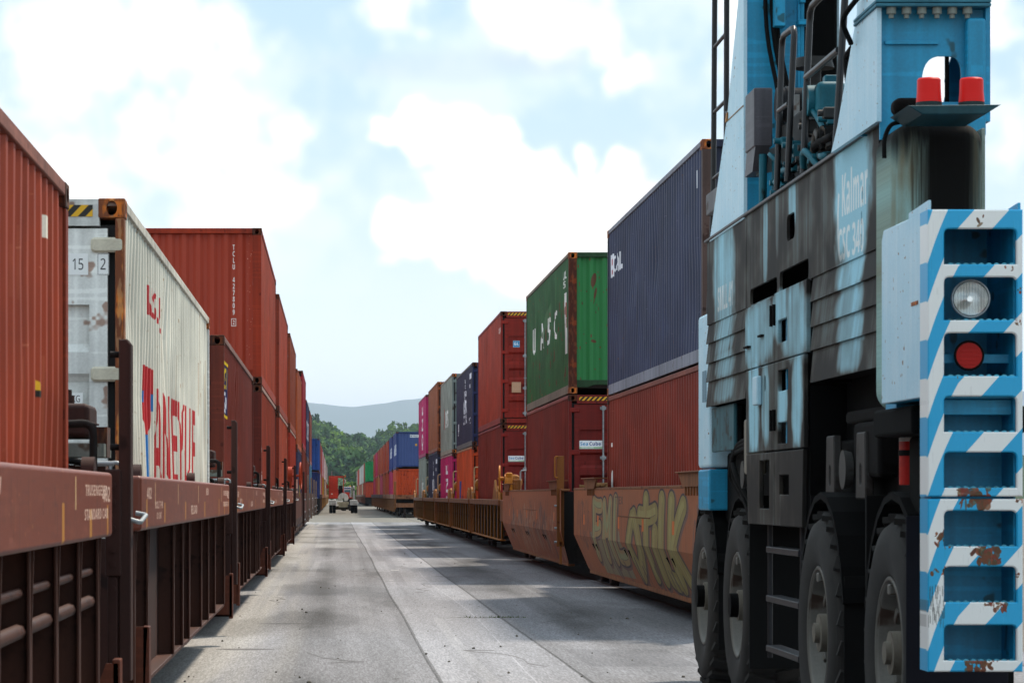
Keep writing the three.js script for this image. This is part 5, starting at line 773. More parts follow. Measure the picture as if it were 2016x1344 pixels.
  const redGlass = new THREE.MeshPhysicalMaterial({ color: '#d8140c', roughness: 0.45, specularIntensity: 0.5 });
  for (const x of [3.03, 3.247]) { const b = part('beacon', [cyl(0.061, 0.07, 'y', x, E(2.083), -15.28, 24, 0.0595), cyl(0.065, 0.045, 'y', x, E(2.0255), -15.28, 24, 0.0615), cyl(0.0595, 0.008, 'y', x, E(2.122), -15.28, 24, 0.052)], redGlass, car); part('beacon_base', [cyl(0.066, 0.03, 'y', x, E(1.988), -15.28, 22)], paint('#2a3a3c'), b); }
  part('mirror_housing', [rbox(0.2, 0.09, 0.14, 0.04, 3.0, E(2.02), -15.6, 3)], mSoot, car);
  part('cable', [hose([V(2.87, E(1.76), -15.65), V(2.87, E(1.86), -15.64), V(2.9, E(1.93), -15.6), V(3.0, E(1.95), -15.6)], 0.012)], rubber, car); part('cable', [hose([V(2.88, E(2.75), -16.3), V(2.80, E(2.62), -16.5), V(2.86, E(2.5), -16.6)], 0.015)], rubber, car);

  // far tower
  const ftS = nt([[21.55, E(1.99)], [23.52, E(1.99)], [22.46, E(2.84)], [21.85, E(3.6)], [21.8, E(5.2)], [21.55, E(5.2)]]);
  part('tower_side', [wall(poly(ftS), 2.94, 0.025)], mPaleLit, car); part('tower_side', [wall(poly(ftS), 3.33, 0.025)], mBlue, car);
  part('tower_front', [front(poly([[2.966, E(1.9)], [3.329, E(1.9)], [3.329, E(5.2)], [2.966, E(5.2)]]), 21.56, 0.02)], mBlue, car);
  part('tower_seam', [wall(poly(nt([[22.42, E(2.80)], [22.52, E(2.80)], [22.46, E(2.86)], [22.38, E(2.86)]])), 2.93, 0.008), rspan(2.934, 2.939, E(2.8), E(2.806), -21.56, -22.45, 0.001)], paint('#b07a3a'), car);
  part('mast', [rspan(3.37, 3.62, E(1.5), E(5.2), -21.6, -22.0, 0.02)], mChassis, car);
  part('mast_edge', [rspan(3.622, 3.64, E(1.5), E(5.2), -21.62, -21.8, 0.004)], paint('#9fb8c0'), car);
  part('cable_duct', [rspan(3.14, 3.22, E(3.35), E(5.2), -21.4, -21.55, 0.008)], mBlue, car);
  part('pipe', [cyl(0.015, 2.6, 'y', 3.345, E(3.9), -21.45, 8), rspan(3.31, 3.38, E(3.36), E(3.40), -21.40, -21.5, 0.006), rspan(3.325, 3.365, E(3.52), E(3.58), -21.41, -21.49, 0.006)], paint('#1f93bd'), car);
  for (const [a, b] of [[3.10, 0.016], [3.15, 0.02], [3.18, 0.014]]) part('cable', [hose([V(a, E(5.2), -21.5), V(a - 0.01, E(3.5), -21.5), V(a + 0.06, E(2.95), -21.45), V(a + 0.1, E(2.6), -21.3)], b)], rubber, car);
  // engine deck between the towers
  part('engine_block', [rspan(3.12, 3.36, E(1.8), E(2.28), -18.0, -21.2, 0.04), rspan(3.1, 3.36, E(2.2), E(2.58), -19.3, -21.1, 0.04)], paint('#121415', { map: wear2, roughness: 0.7 }), car);
  part('intake_box', [rspan(2.93, 3.06, E(2.44), E(2.85), -20.95, -21.4, 0.01), wall(poly(nt([[21.1, E(2.28)], [21.5, E(2.28)], [21.4, E(2.44)], [20.95, E(2.44)]])), 2.94, 0.1)], paint('#5c5a60', { map: wear, roughness: 0.5 }), car);
  part('air_filter', [cyl(0.115, 0.26, 'x', 3.18, E(2.70), -20.7, 22), cyl(0.125, 0.02, 'x', 3.07, E(2.70), -20.7, 22), cyl(0.125, 0.02, 'x', 3.12, E(2.70), -20.7, 22), cyl(0.1, 0.1, 'x', 3.34, E(2.72), -20.7, 18)], paint('#232326', { roughness: 0.45 }), car);
  part('filter_bracket', [rspan(3.13, 3.19, E(2.60), E(2.75), -20.56, -20.58, 0.003)], paint('#9a9a98'), car);
  part('rain_cap', [cyl(0.14, 0.07, 'y', 3.26, E(2.94), -20.4, 24, 0.12), cyl(0.05, 0.16, 'y', 3.26, E(2.84), -20.4, 14)], paint('#2c2a28', { roughness: 0.6 }), car);
  part('pump_housing', [rbox(0.2, 0.22, 0.3, 0.05, 3.13, E(2.50), -19.0, 3), cyl(0.1, 0.06, 'x', 3.02, E(2.5), -19.0, 20), rspan(3.1, 3.2, E(2.6), E(2.66), -18.95, -19.05, 0.01), rspan(3.0, 3.03, E(2.46), E(2.62), -19.2, -19.24, 0.01)], mTeal, car);
  { const r = rng(55); for (let i = 0; i < 18; i++) { const z = -18.1 - r() * 2.6, y = E(2.02 + r() * 0.3), x = 3.0 + r() * 0.12; part('engine_pipe', [hose([V(x, y, z), V(x + (r() - 0.5) * 0.14, y + (r() - 0.2) * 0.22, z - r() * 0.3), V(x + (r() - 0.5) * 0.14, y + (r() - 0.5) * 0.2, z - 0.3 - r() * 0.3), V(x + 0.1, y - 0.12, z - 0.5 - r() * 0.2)], 0.012 + r() * 0.016, 16, 6)], r() < 0.35 ? mTeal : r() < 0.6 ? paint('#55504a', { map: wear2, roughness: 0.5 }) : rubber, car); }
    for (let i = 0; i < 14; i++) { const z = -18.2 - r() * 2.4, y = E(2.02 + r() * 0.36), x = 3.02 + r() * 0.1; part('fitting', [rbox(0.06 + r() * 0.05, 0.05 + r() * 0.05, 0.07, 0.012, x, y, z, 1), cyl(0.022, 0.07, 'x', x - 0.05, y, z, 6)], r() < 0.5 ? mTeal : paint('#3a3c3c', { map: wear2 }), car); } }
  part('radiator_plate', [front(poly([[2.985, E(2.26)], [3.13, E(2.30)], [3.13, E(2.47)], [2.985, E(2.42)]]), 21.2, 0.008)], paint('#a9b4b6', { map: wear2 }), car);
  for (const x of [2.99, 3.08]) part('damper', [cyl(0.028, 0.42, 'y', x + 0.01, E(2.18), -21.0, 12)], mTeal, car);
  for (const y of [2.3, 2.18]) part('corrugated_hose', [hose([V(3.12, E(y), -20.9), V(3.2, E(y - 0.02), -20.6), V(3.26, E(y - 0.1), -20.2)], 0.05, 16, 12), ...[0, 1, 2, 3].map((k) => new THREE.TorusGeometry(0.05, 0.008, 6, 14).rotateY(Math.PI / 2).translate(3.13 + k * 0.022, E(y - 0.004 * k), -20.88 + k * 0.06))], mTeal, car);
  const mRail = plain(0x1b1b1d, 0.4);
  part('guard_rail', [bent([onX(1530, 375, 2.97), onZ(1541, 72, 20.14), onZ(1565, 53, 19.62), onX(1551, 357, 2.97)], 0.021, 0.07), rod(onZ(1534, 218, 20.1), onZ(1553, 204, 19.66), 0.016)], mRail, car);
  part('guard_rail', [bent([onX(1582, 342, 2.97), onZ(1596, 15, 19.0), onZ(1668, -60, 17.75), onX(1646, 295, 2.97)], 0.022, 0.08), rod(onZ(1588, 152, 18.97), onZ(1652, 98, 17.78), 0.02)], mRail, car);
  part('exhaust_stub', [hose([onZ(1672, 175, 17.3), onZ(1668, 115, 17.3), onZ(1678, 95, 17.2)], 0.02)], rubber, car);

  // front ladder housing
  const Zf = 13.9, m = F / Zf, lx = (x) => (x - VX) / m, ly = (y) => E((VY - y) / m), L0 = lx(1828), L1 = lx(2015);
  const stripes = canvasTex(512, 2048, (c, W, H) => {
    const r = rng(66); c.fillStyle = '#e3e5e2'; c.fillRect(0, 0, W, H); c.fillStyle = '#159fd0';
    const per = 344, ph = 40; for (let k = -2; k < 9; k++) { const y = k * per + ph; c.beginPath(); c.moveTo(0, y + 200); c.quadraticCurveTo(W * 0.14, y + 10, W * 0.32, y - 130); c.lineTo(W, y - 450); c.lineTo(W, y - 450 + 172); c.lineTo(W * 0.32, y + 42); c.quadraticCurveTo(W * 0.14, y + 182, 0, y + 372); c.fill(); }
    for (let i = 0; i < 900; i++) { c.fillStyle = r() < 0.5 ? `rgba(60,60,60,${r() * 0.06})` : `rgba(255,255,255,${r() * 0.08})`; c.fillRect(r() * W, r() * H, 1 + r() * 6, 3 + r() * 50); }
    const blot = (x, y, s, n) => { for (let i = 0; i < n; i++) { c.fillStyle = `rgba(${70 + r() * 60},${34 + r() * 20},14,${0.6 + r() * 0.4})`; c.beginPath(); c.ellipse(x + (r() - 0.5) * s * 2, y + (r() - 0.5) * s, 2 + r() * s * 0.3, 2 + r() * s * 0.25, r() * 3, 0, 7); c.fill(); } };
    for (const [x, y, s, n] of [[330, 1545, 60, 40], [300, 1500, 90, 30], [390, 1760, 36, 24], [330, 1740, 26, 14], [270, 2010, 70, 44], [330, 1985, 50, 30], [250, 1275, 90, 34], [100, 1465, 60, 16], [90, 1430, 20, 10], [480, 360, 24, 10], [490, 500, 20, 8], [240, 430, 22, 6], [200, 690, 16, 6], [496, 1290, 22, 10], [60, 1600, 40, 8], [480, 1620, 20, 8], [300, 60, 60, 3], [440, 270, 30, 3]]) blot(x, y, s, n);
    c.fillStyle = 'rgba(140,70,30,0.55)'; for (const [x, y, h] of [[212, 430, 50], [158, 690, 60], [340, 1500, 70], [320, 900, 40], [130, 1380, 120]]) c.fillRect(x, y, 6, h);
    c.fillStyle = 'rgba(40,36,34,0.35)'; for (let i = 0; i < 60; i++) c.fillRect(r() * 90, 1660 + r() * 160, 4, 20 + r() * 40);
  });
  const stripeM = new THREE.MeshStandardMaterial({ map: stripes, roughness: 0.42 });
  const holesPx = [[450, 520], [545, 630], [655, 740], [780, 850], [890, 960], [1005, 1075], [1115, 1185], [1230, 1300]];
  const panel = (y0, y1, hs, rTop, rBot) => {
    const sh = poly([[L0, ly(y1)], [L1, ly(y1)], [L1, ly(y0)], [L0, ly(y0)]], hs.map(([a, b]) => { const w = lx(2003) - lx(1860), h = ly(a) - ly(b), cx = (lx(2003) + lx(1860)) / 2, cy = (ly(a) + ly(b)) / 2, p = new THREE.Path(), r = 0.028; p.moveTo(cx - w / 2, cy - h / 2); p.lineTo(cx + w / 2, cy - h / 2); p.lineTo(cx + w / 2, cy + h / 2 - r); p.quadraticCurveTo(cx + w / 2, cy + h / 2, cx + w / 2 - r, cy + h / 2); p.lineTo(cx - w / 2 + r, cy + h / 2); p.quadraticCurveTo(cx - w / 2, cy + h / 2, cx - w / 2, cy + h / 2 - r); p.closePath(); return p; }));
    const g = joinG([front(sh, Zf, 0.03, 0.006), wall(poly(zpts([[Zf + 0.031, ly(y1)], [Zf + 0.031, ly(y0)], [Zf + 0.2, ly(y0)], [Zf + 0.2, ly(y1)]])), L0 + 0.002, 0.02), wall(poly(zpts([[Zf + 0.031, ly(y1)], [Zf + 0.031, ly(y0)], [Zf + 0.2, ly(y0)], [Zf + 0.2, ly(y1)]])), L1 - 0.022, 0.02), cyl(0.03, ly(y0) - ly(y1), 'y', L0 + 0.03, (ly(y0) + ly(y1)) / 2, -Zf - 0.034, 20)]);
    const p = g.attributes.position, uv = g.attributes.uv; for (let i = 0; i < p.count; i++) uv.setXY(i, (p.getX(i) - L0 + 0.001) / (L1 - L0 + 0.002), (p.getY(i) - ly(1322)) / (ly(412) - ly(1322)));
    const o = part('ladder_panel', ready(g), stripeM, car);
    for (const [, b] of hs) { const lip = []; for (let i = 0; i < 9; i++) lip.push(cyl(0.016, 0.014, 'z', lx(1866) + 0.018 + i * 0.0355, ly(b) - 0.008, -Zf - 0.012, 10)); part('serrated_tread', [...lip, span(lx(1862), lx(2001), ly(b) - 0.012, ly(b) - 0.002, -Zf - 0.031, -Zf - 0.16)], paint('#58b4cf', { map: wear2 }), o); }
    return o;
  };
  panel(412, 977, holesPx.slice(0, 5)); panel(982, 1322, holesPx.slice(5));
  for (const [y0, y1, dp] of [[E(0.465), ly(416), 0.62], [ly(1318), E(0.46), 0.3]]) part('ladder_back', [span(L0 + 0.03, L1 - 0.03, y0, y1, -Zf - dp - 0.02, -Zf - dp), span(L0 + 0.024, L0 + 0.032, y0, y1, -Zf - 0.05, -Zf - dp), span(L1 - 0.032, L1 - 0.024, y0, y1, -Zf - 0.05, -Zf - dp), span(L0 + 0.034, L1 - 0.034, y0, y0 + 0.008, -Zf - 0.04, -Zf - dp), span(L0 + 0.034, L1 - 0.034, y1 - 0.008, y1, -Zf - 0.04, -Zf - dp)], mBlueD, car);
  part('cross_rail', [rspan(L0 + 0.03, L1 - 0.03, ly(712), ly(694), -Zf - 0.15, -Zf - 0.17, 0.003), rspan(L0 + 0.03, L1 - 0.03, ly(815), ly(785), -Zf - 0.1, -Zf - 0.13, 0.003)], mBlueD, car);
  part('housing_side', [wall(poly(zpts([[Zf + 0.205, ly(412)], [Zf + 0.205, E(0.46)], [Zf + 1.2, E(0.46)], [Zf + 1.2, E(1.28)], [Zf + 1.15, E(1.33)]])), L0 + 0.004, 0.02, 0.004)], mPaleLit, car);
  part('housing_box', [span(L0 + 0.03, L1 - 0.03, E(0.46), E(0.48), -Zf - 0.65, -Zf - 1.2), span(L1 - 0.03, L1 - 0.01, E(0.46), E(1.33), -Zf - 0.21, -Zf - 1.2), span(L0 + 0.03, L1 - 0.03, E(1.3), E(1.315), -Zf - 0.65, -Zf - 1.2), span(L0 + 0.08, L1 - 0.05, E(0.4), E(1.36), -Zf - 1.21, -Zf - 1.5)], mBlue, car);
  part('stand_off', [rspan(L0 + 0.05, 3.36, E(0.3), E(0.44), -Zf - 0.66, -15.6, 0.02), rspan(2.95, 3.15, E(-0.1), E(0.3), -Zf - 0.66, -15.4, 0.02)], mChassis, car);
  part('corner_tab', [wall(poly(zpts([[Zf + 0.02, ly(412)], [Zf + 0.5, ly(412)], [Zf + 0.5, ly(400)], [Zf + 0.02, ly(393)]])), L0 + 0.006, 0.012)], mPaleLit, car);
  part('corner_tab', [wall(poly(zpts([[Zf + 0.02, ly(412)], [Zf + 0.6, ly(412)], [Zf + 0.5, ly(408)], [Zf + 0.02, ly(398)]])), L1 - 0.018, 0.012)], mBlue, car);
  part('scrape', [rspan(L0 + 0.0015, L0 + 0.0045, ly(592), ly(584), -Zf - 0.25, -Zf - 0.42, 0.0008)], rust, car);
  { // lamps in the ladder front
    const hx = lx(1918), hy = ly(586), h = new THREE.Group(); h.name = 'headlight'; h.position.set(hx - 3.3, hy, -Zf + 19.5 - 0.06); car.add(h);
    part('housing', ready(joinG([new THREE.LatheGeometry([[0.02, -0.09], [0.06, -0.075], [0.082, -0.02], [0.084, 0.0], [0.09, 0.004], [0.09, -0.02], [0.07, -0.08], [0.02, -0.1]].map(([a, b]) => new THREE.Vector2(a, b)), 32).rotateX(Math.PI / 2)])), paint('#b8c0c4', { roughness: 0.3, metalness: 0.5 }), h);
    part('reflector', ready(joinG([new THREE.LatheGeometry([[0.004, -0.07], [0.04, -0.055], [0.07, -0.025], [0.08, -0.004]].map(([a, b]) => new THREE.Vector2(a, b)), 32).rotateX(Math.PI / 2), cyl(0.014, 0.05, 'z', 0, 0, -0.045, 12)])), new THREE.MeshStandardMaterial({ color: 0xd8dcdc, metalness: 1, roughness: 0.18 }), h);
    const lens = new THREE.SphereGeometry(0.22, 32, 8, 0, Math.PI * 2, 0, 0.37).rotateX(Math.PI / 2).translate(0, 0, -0.203);
    part('lens', ready(joinG([lens])), new THREE.MeshPhysicalMaterial({ color: 0xffffff, transmission: 1, thickness: 0, roughness: 0.12, ior: 1.5 }), h);
    for (let i = -5; i <= 5; i++) part('lens_flute', ready(joinG([rbox(0.006, 2 * Math.sqrt(Math.max(0, 0.0062 - (i * 0.0135) ** 2)), 0.004, 0.0018, i * 0.0135, 0, 0.002, 1)])), new THREE.MeshPhysicalMaterial({ transmission: 1, thickness: 0, roughness: 0.25 }), h);
    const tail = part('tail_light', [cyl(0.064, 0.03, 'z', lx(1917), ly(698), -Zf - 0.10, 28, 0.06), ...[-2, -1, 0, 1, 2].map((k) => rspan(lx(1917) - 0.05 + Math.abs(k) * 0.008, lx(1917) + 0.05 - Math.abs(k) * 0.008, ly(698) + k * 0.02 - 0.004, ly(698) + k * 0.02 + 0.004, -Zf - 0.083, -Zf - 0.086, 0.001))], new THREE.MeshPhysicalMaterial({ color: '#a8120a', roughness: 0.5, specularIntensity: 0.5 }), car);
    part('rim', [new THREE.TorusGeometry(0.066, 0.006, 8, 28).translate(lx(1917), ly(698), -Zf - 0.09)], rubber, tail);
  }
  const ext = part('fire_extinguisher', [cyl(0.06, 0.27, 'y', 2.99, E(0.19), -15.55, 18), new THREE.SphereGeometry(0.06, 16, 8, 0, 7, 0, 1.57).translate(2.99, E(0.325), -15.55), cyl(0.02, 0.05, 'y', 2.99, E(0.4), -15.55, 10)], paint('#b8180f', { roughness: 0.35 }), car);
  part('strap', [cyl(0.063, 0.03, 'y', 2.99, E(0.22), -15.55, 18)], black, ext);
  part('label', [cyl(0.0612, 0.06, 'y', 2.99, E(0.31), -15.55, 18)], paint('#c9c9c2'), ext);
  // upper frame and the far leg of the gantry, above and beside the picture
  part('top_beam', [rspan(2.9, 3.5, E(5.2), E(5.9), -15.6, -22.6, 0.03)], mBlue, car);
  for (const Z of [16.2, 21.9]) part('cross_beam', [rspan(3.5, 8.6, E(5.3), E(5.8), -Z - 0.25, -Z + 0.25, 0.03)], mBlue, car);
  for (const Z of [16.2, 21.9]) part('far_leg', [rspan(8.6, 9.2, 1.3, E(5.9), -Z - 0.3, -Z + 0.3, 0.03)], mBlue, car);
  part('far_chassis', [rspan(8.6, 9.2, 1.3, E(0.6), -15.2, -24.8, 0.03)], mChassis, car);
  for (const Z of wheelZ) part('far_wheel', [cyl(0.72, 0.45, 'x', 8.9, 0.72, -Z, 32), cyl(0.12, 0.7, 'x', 8.9, 0.9, -Z, 12)], rubber, car);
}
// ---------------------------------------------------------------- ground
const gridPlane = (x0, x1, z0, z1, y) => { const g = new THREE.PlaneGeometry(x1 - x0, Math.abs(z1 - z0)).rotateX(-Math.PI / 2).translate((x0 + x1) / 2, y, -(z0 + z1) / 2); return g; };
const asphTile = dataTex(1024, 1024, (u, v) => { const a = fb2(u, v, 6, 6, 5, 151), b = vn2(u * 512, v * 512, 512, 512, 153), c = vn2(u * 256, v * 256, 256, 256, 157); const k = 0.44 + 0.14 * (a - 0.5) + 0.18 * (b - 0.5) + 0.1 * (c - 0.5); return [k, k * 0.99, k * 0.97]; }, 0.12);
struct('ground', gridPlane(-9000, 11500, -300, 28000, -0.004), new THREE.MeshStandardMaterial({ map: asphTile, color: 0xd8d2c4, roughness: 0.95 }));
// the lane: sun-bleached asphalt, dusty left edge, tyre-darkened tracks, transverse joints
const LX0 = -3.2, LX1 = 6.8, LZ0 = 12, LZ1 = 172;
const laneTex = canvasTex(2048, 2048, (c, W, H) => {
  const im = c.createImageData(W, H), d = im.data, seam = (Z) => 0.86 + 0.012 * Math.sin(Z * 0.09) + 0.008 * Math.sin(Z * 0.37), seam2 = (Z) => 2.1 + 0.012 * Math.sin(Z * 0.07 + 1) + 0.008 * Math.sin(Z * 0.3);
  for (let j = 0; j < H; j++) for (let i = 0; i < W; i++) {
    const u = i / W, v = j / H, X = lerp(LX0, LX1, u), Z = LZ1 - (LZ1 - LZ0) * v, k = (j * W + i) * 4;
    const n1 = fb2(u, v, 10, 16, 4, 161), n2 = fb2(u, v, 40, 12, 4, 167), gr = h3(i, j, 3) - 0.5, gr2 = vn2(i / 2.2, j / 1.5, 930, 1365, 4) - 0.5, st = fb2(u, v, 60, 5, 3, 173), blot = fb2(u, v, 7, 26, 4, 179);
    let a = 0.45 + 0.10 * (n1 - 0.5) + 0.10 * (n2 - 0.5), warm = 0;
    const dust = sstep(-0.2, -1.15, X + (n2 - 0.5) * 0.9) * sstep(0.3, 0.6, n1 * 0.5 + st * 0.5 + 0.08); a += 0.09 * dust; warm += dust * 0.03;
    const strip = X > seam(Z) && X < seam2(Z); if (X > 2.1) a -= 0.02; if (strip) { a += 0.065 + 0.05 * (st - 0.5); }  // right of the second seam, shade from the stacks put into the asphalt colour
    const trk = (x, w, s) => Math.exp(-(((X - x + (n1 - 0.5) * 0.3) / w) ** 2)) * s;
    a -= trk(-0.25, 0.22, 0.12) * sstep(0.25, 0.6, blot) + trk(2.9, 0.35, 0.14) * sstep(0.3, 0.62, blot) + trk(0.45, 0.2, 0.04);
    a -= 0.09 * sstep(0.53, 0.70, blot) * (strip ? 0.4 : 1);
    const e = Math.min(Math.abs(X - seam(Z)), Math.abs(X - seam2(Z))); if (e < 0.016 + 0.012 * (n2 - 0.3)) a -= 0.17;
    const wl = Math.min(Math.abs(X - 1.72 - 0.06 * Math.sin(Z * 0.2)), Math.abs(X - 1.30 + 0.05 * Math.sin(Z * 0.13))); if (strip && wl < 0.006 && n2 > 0.52) a += 0.09;
    a += gr * 0.10 + gr2 * 0.14;
    d[k] = 255 * clamp(a * 0.995 + warm * 1.2); d[k + 1] = 255 * clamp(a + warm * 0.8); d[k + 2] = 255 * clamp(a * 1.035 - warm * 0.3); d[k + 3] = 255;
  }
  c.putImageData(im, 0, 0);
  const r = rng(19), PX = (x) => (x - LX0) / (LX1 - LX0) * W, PY = (Z) => (LZ1 - Z) / (LZ1 - LZ0) * H;
  for (const [Z, x0, x1] of [[54, 0.9, 4], [70, -1, 2.1], [37.8, 1.3, 2.25], [96, 0.9, 5], [118, -1, 5]]) { c.strokeStyle = 'rgba(50,48,44,0.55)'; c.lineWidth = 1.6; c.beginPath(); c.moveTo(PX(x0), PY(Z)); for (let x = x0; x < x1; x += 0.15) c.lineTo(PX(x), PY(Z + (r() - 0.5) * 0.25)); c.stroke(); }
  for (let i = 0; i < 50; i++) { c.fillStyle = `rgba(40,38,36,${0.2 + r() * 0.4})`; c.beginPath(); c.ellipse(PX(-1 + r() * 5), PY(24 + r() * 90), 2 + r() * 6, 0.6 + r() * 0.8, 0, 0, 7); c.fill(); }
  c.fillStyle = 'rgba(40,38,38,0.5)'; for (const [x, Z, a, b] of [[-1.35, 43, 26, 2.4], [0.9, 60, 20, 1.2], [-0.6, 36, 70, 2], [-0.9, 30, 60, 2]]) { c.beginPath(); c.ellipse(PX(x), PY(Z), a, b, 0, 0, 7); c.fill(); }
  for (let i = 0; i < 26; i++) { const x = [-0.3, 0.5, 1.35, 2.6, 3.2][i % 5] + (r() - 0.5) * 0.5, z0 = 20 + r() * 60, z1 = z0 + 8 + r() * 40; c.strokeStyle = r() < 0.7 ? `rgba(38,38,40,${0.05 + r() * 0.09})` : `rgba(190,190,188,${0.06 + r() * 0.1})`; c.lineWidth = 8 + r() * 34; c.beginPath(); c.moveTo(PX(x), PY(z0)); c.quadraticCurveTo(PX(x + (r() - 0.5) * 0.5), PY((z0 + z1) / 2), PX(x + (r() - 0.5) * 0.3), PY(z1)); c.stroke(); }
  for (const [x0, x1, z0, z1, f] of [[-0.9, 0.2, 46, 52, 'rgba(60,60,64,0.2)'], [2.3, 3.3, 27, 30, 'rgba(50,50,54,0.2)'], [0.95, 1.9, 76, 84, 'rgba(50,50,56,0.25)'], [-0.6, 0.7, 88, 104, 'rgba(225,220,210,0.16)']]) { c.fillStyle = f; c.fillRect(PX(x0), PY(z1), PX(x1) - PX(x0), PY(z0) - PY(z1)); }
  for (let i = 0; i < 16; i++) { let x = -1 + r() * 5, Z = 24 + r() * 50; c.strokeStyle = `rgba(42,40,40,${0.35 + r() * 0.3})`; c.lineWidth = 1.2 + r(); c.beginPath(); c.moveTo(PX(x), PY(Z)); for (let k = 0; k < 9; k++) { x += (r() - 0.5) * 0.35; Z += (r() - 0.2) * 0.8; c.lineTo(PX(x), PY(Z)); } c.stroke(); }
  c.fillStyle = 'rgba(225,225,220,0.7)'; c.fillRect(PX(1.15), PY(62), 34, 3); c.fillRect(PX(0.98), PY(54.6), 16, 1.6);
});
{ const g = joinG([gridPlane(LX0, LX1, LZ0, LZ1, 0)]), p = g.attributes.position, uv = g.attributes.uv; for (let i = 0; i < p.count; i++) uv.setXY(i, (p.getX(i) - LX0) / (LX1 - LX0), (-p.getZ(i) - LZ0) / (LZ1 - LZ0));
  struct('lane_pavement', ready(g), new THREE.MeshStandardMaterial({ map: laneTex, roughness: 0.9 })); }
struct('far_lane_pavement', [gridPlane(LX0, LX1, LZ1, 760, 0)], new THREE.MeshStandardMaterial({ map: asphTile, color: 0xd8d2c4, roughness: 0.9 }));
// rails of both tracks
for (const xc of [lXC, rXC]) for (const s of [-1, 1]) struct('rail', [rspan(xc + s * 0.755 - 0.035, xc + s * 0.755 + 0.035, -0.02, 0.005, 0, -620, 0.004)], plain(0x4a3d36, 0.5, 0.4));
{ // grit and small stones lying on the lane, grass tufts in a joint
  const r = rng(23), g = new THREE.IcosahedronGeometry(1, 0), n = 90, m = new THREE.InstancedMesh(g, plain(0x6a665e, 0.9), n), M4 = new THREE.Matrix4(), q = new THREE.Quaternion();
  for (let i = 0; i < n; i++) { const s = 0.005 + r() * r() * 0.018, Z = 24 + r() * r() * 90; M4.compose(V(-1.3 + r() * 5.2, s * 0.4, -Z), q.setFromEuler(new THREE.Euler(r() * 6, r() * 6, 0)), V(s * 1.3, s * 0.8, s)); m.setMatrixAt(i, M4); }
  m.name = 'loose_stones'; m.userData = { kind: 'stuff', label: 'small loose stones scattered on the lane', category: 'stones' }; m.castShadow = m.receiveShadow = true; scene.add(m);
  const pos = []; for (let i = 0; i < 90; i++) { const x = 1.5 + Math.pow(r(), 0.6) * 0.9, z = -37.8 + (r() - 0.5) * 0.2, h = 0.01 + r() * 0.025, a = r() * 6.28, w = 0.006; pos.push(x - w * Math.cos(a), 0, z - w * Math.sin(a), x + w * Math.cos(a), 0, z + w * Math.sin(a), x + (r() - 0.5) * 0.05, h, z + (r() - 0.5) * 0.05); }
  const gg = new THREE.BufferGeometry(); gg.setAttribute('position', new THREE.Float32BufferAttribute(pos, 3)); gg.computeVertexNormals();
  const o = part('joint_grass', gg, plain(0x4a5a2a, 0.9), scene); o.userData = { kind: 'stuff', label: 'thin grass growing in a pavement joint', category: 'grass' };
}

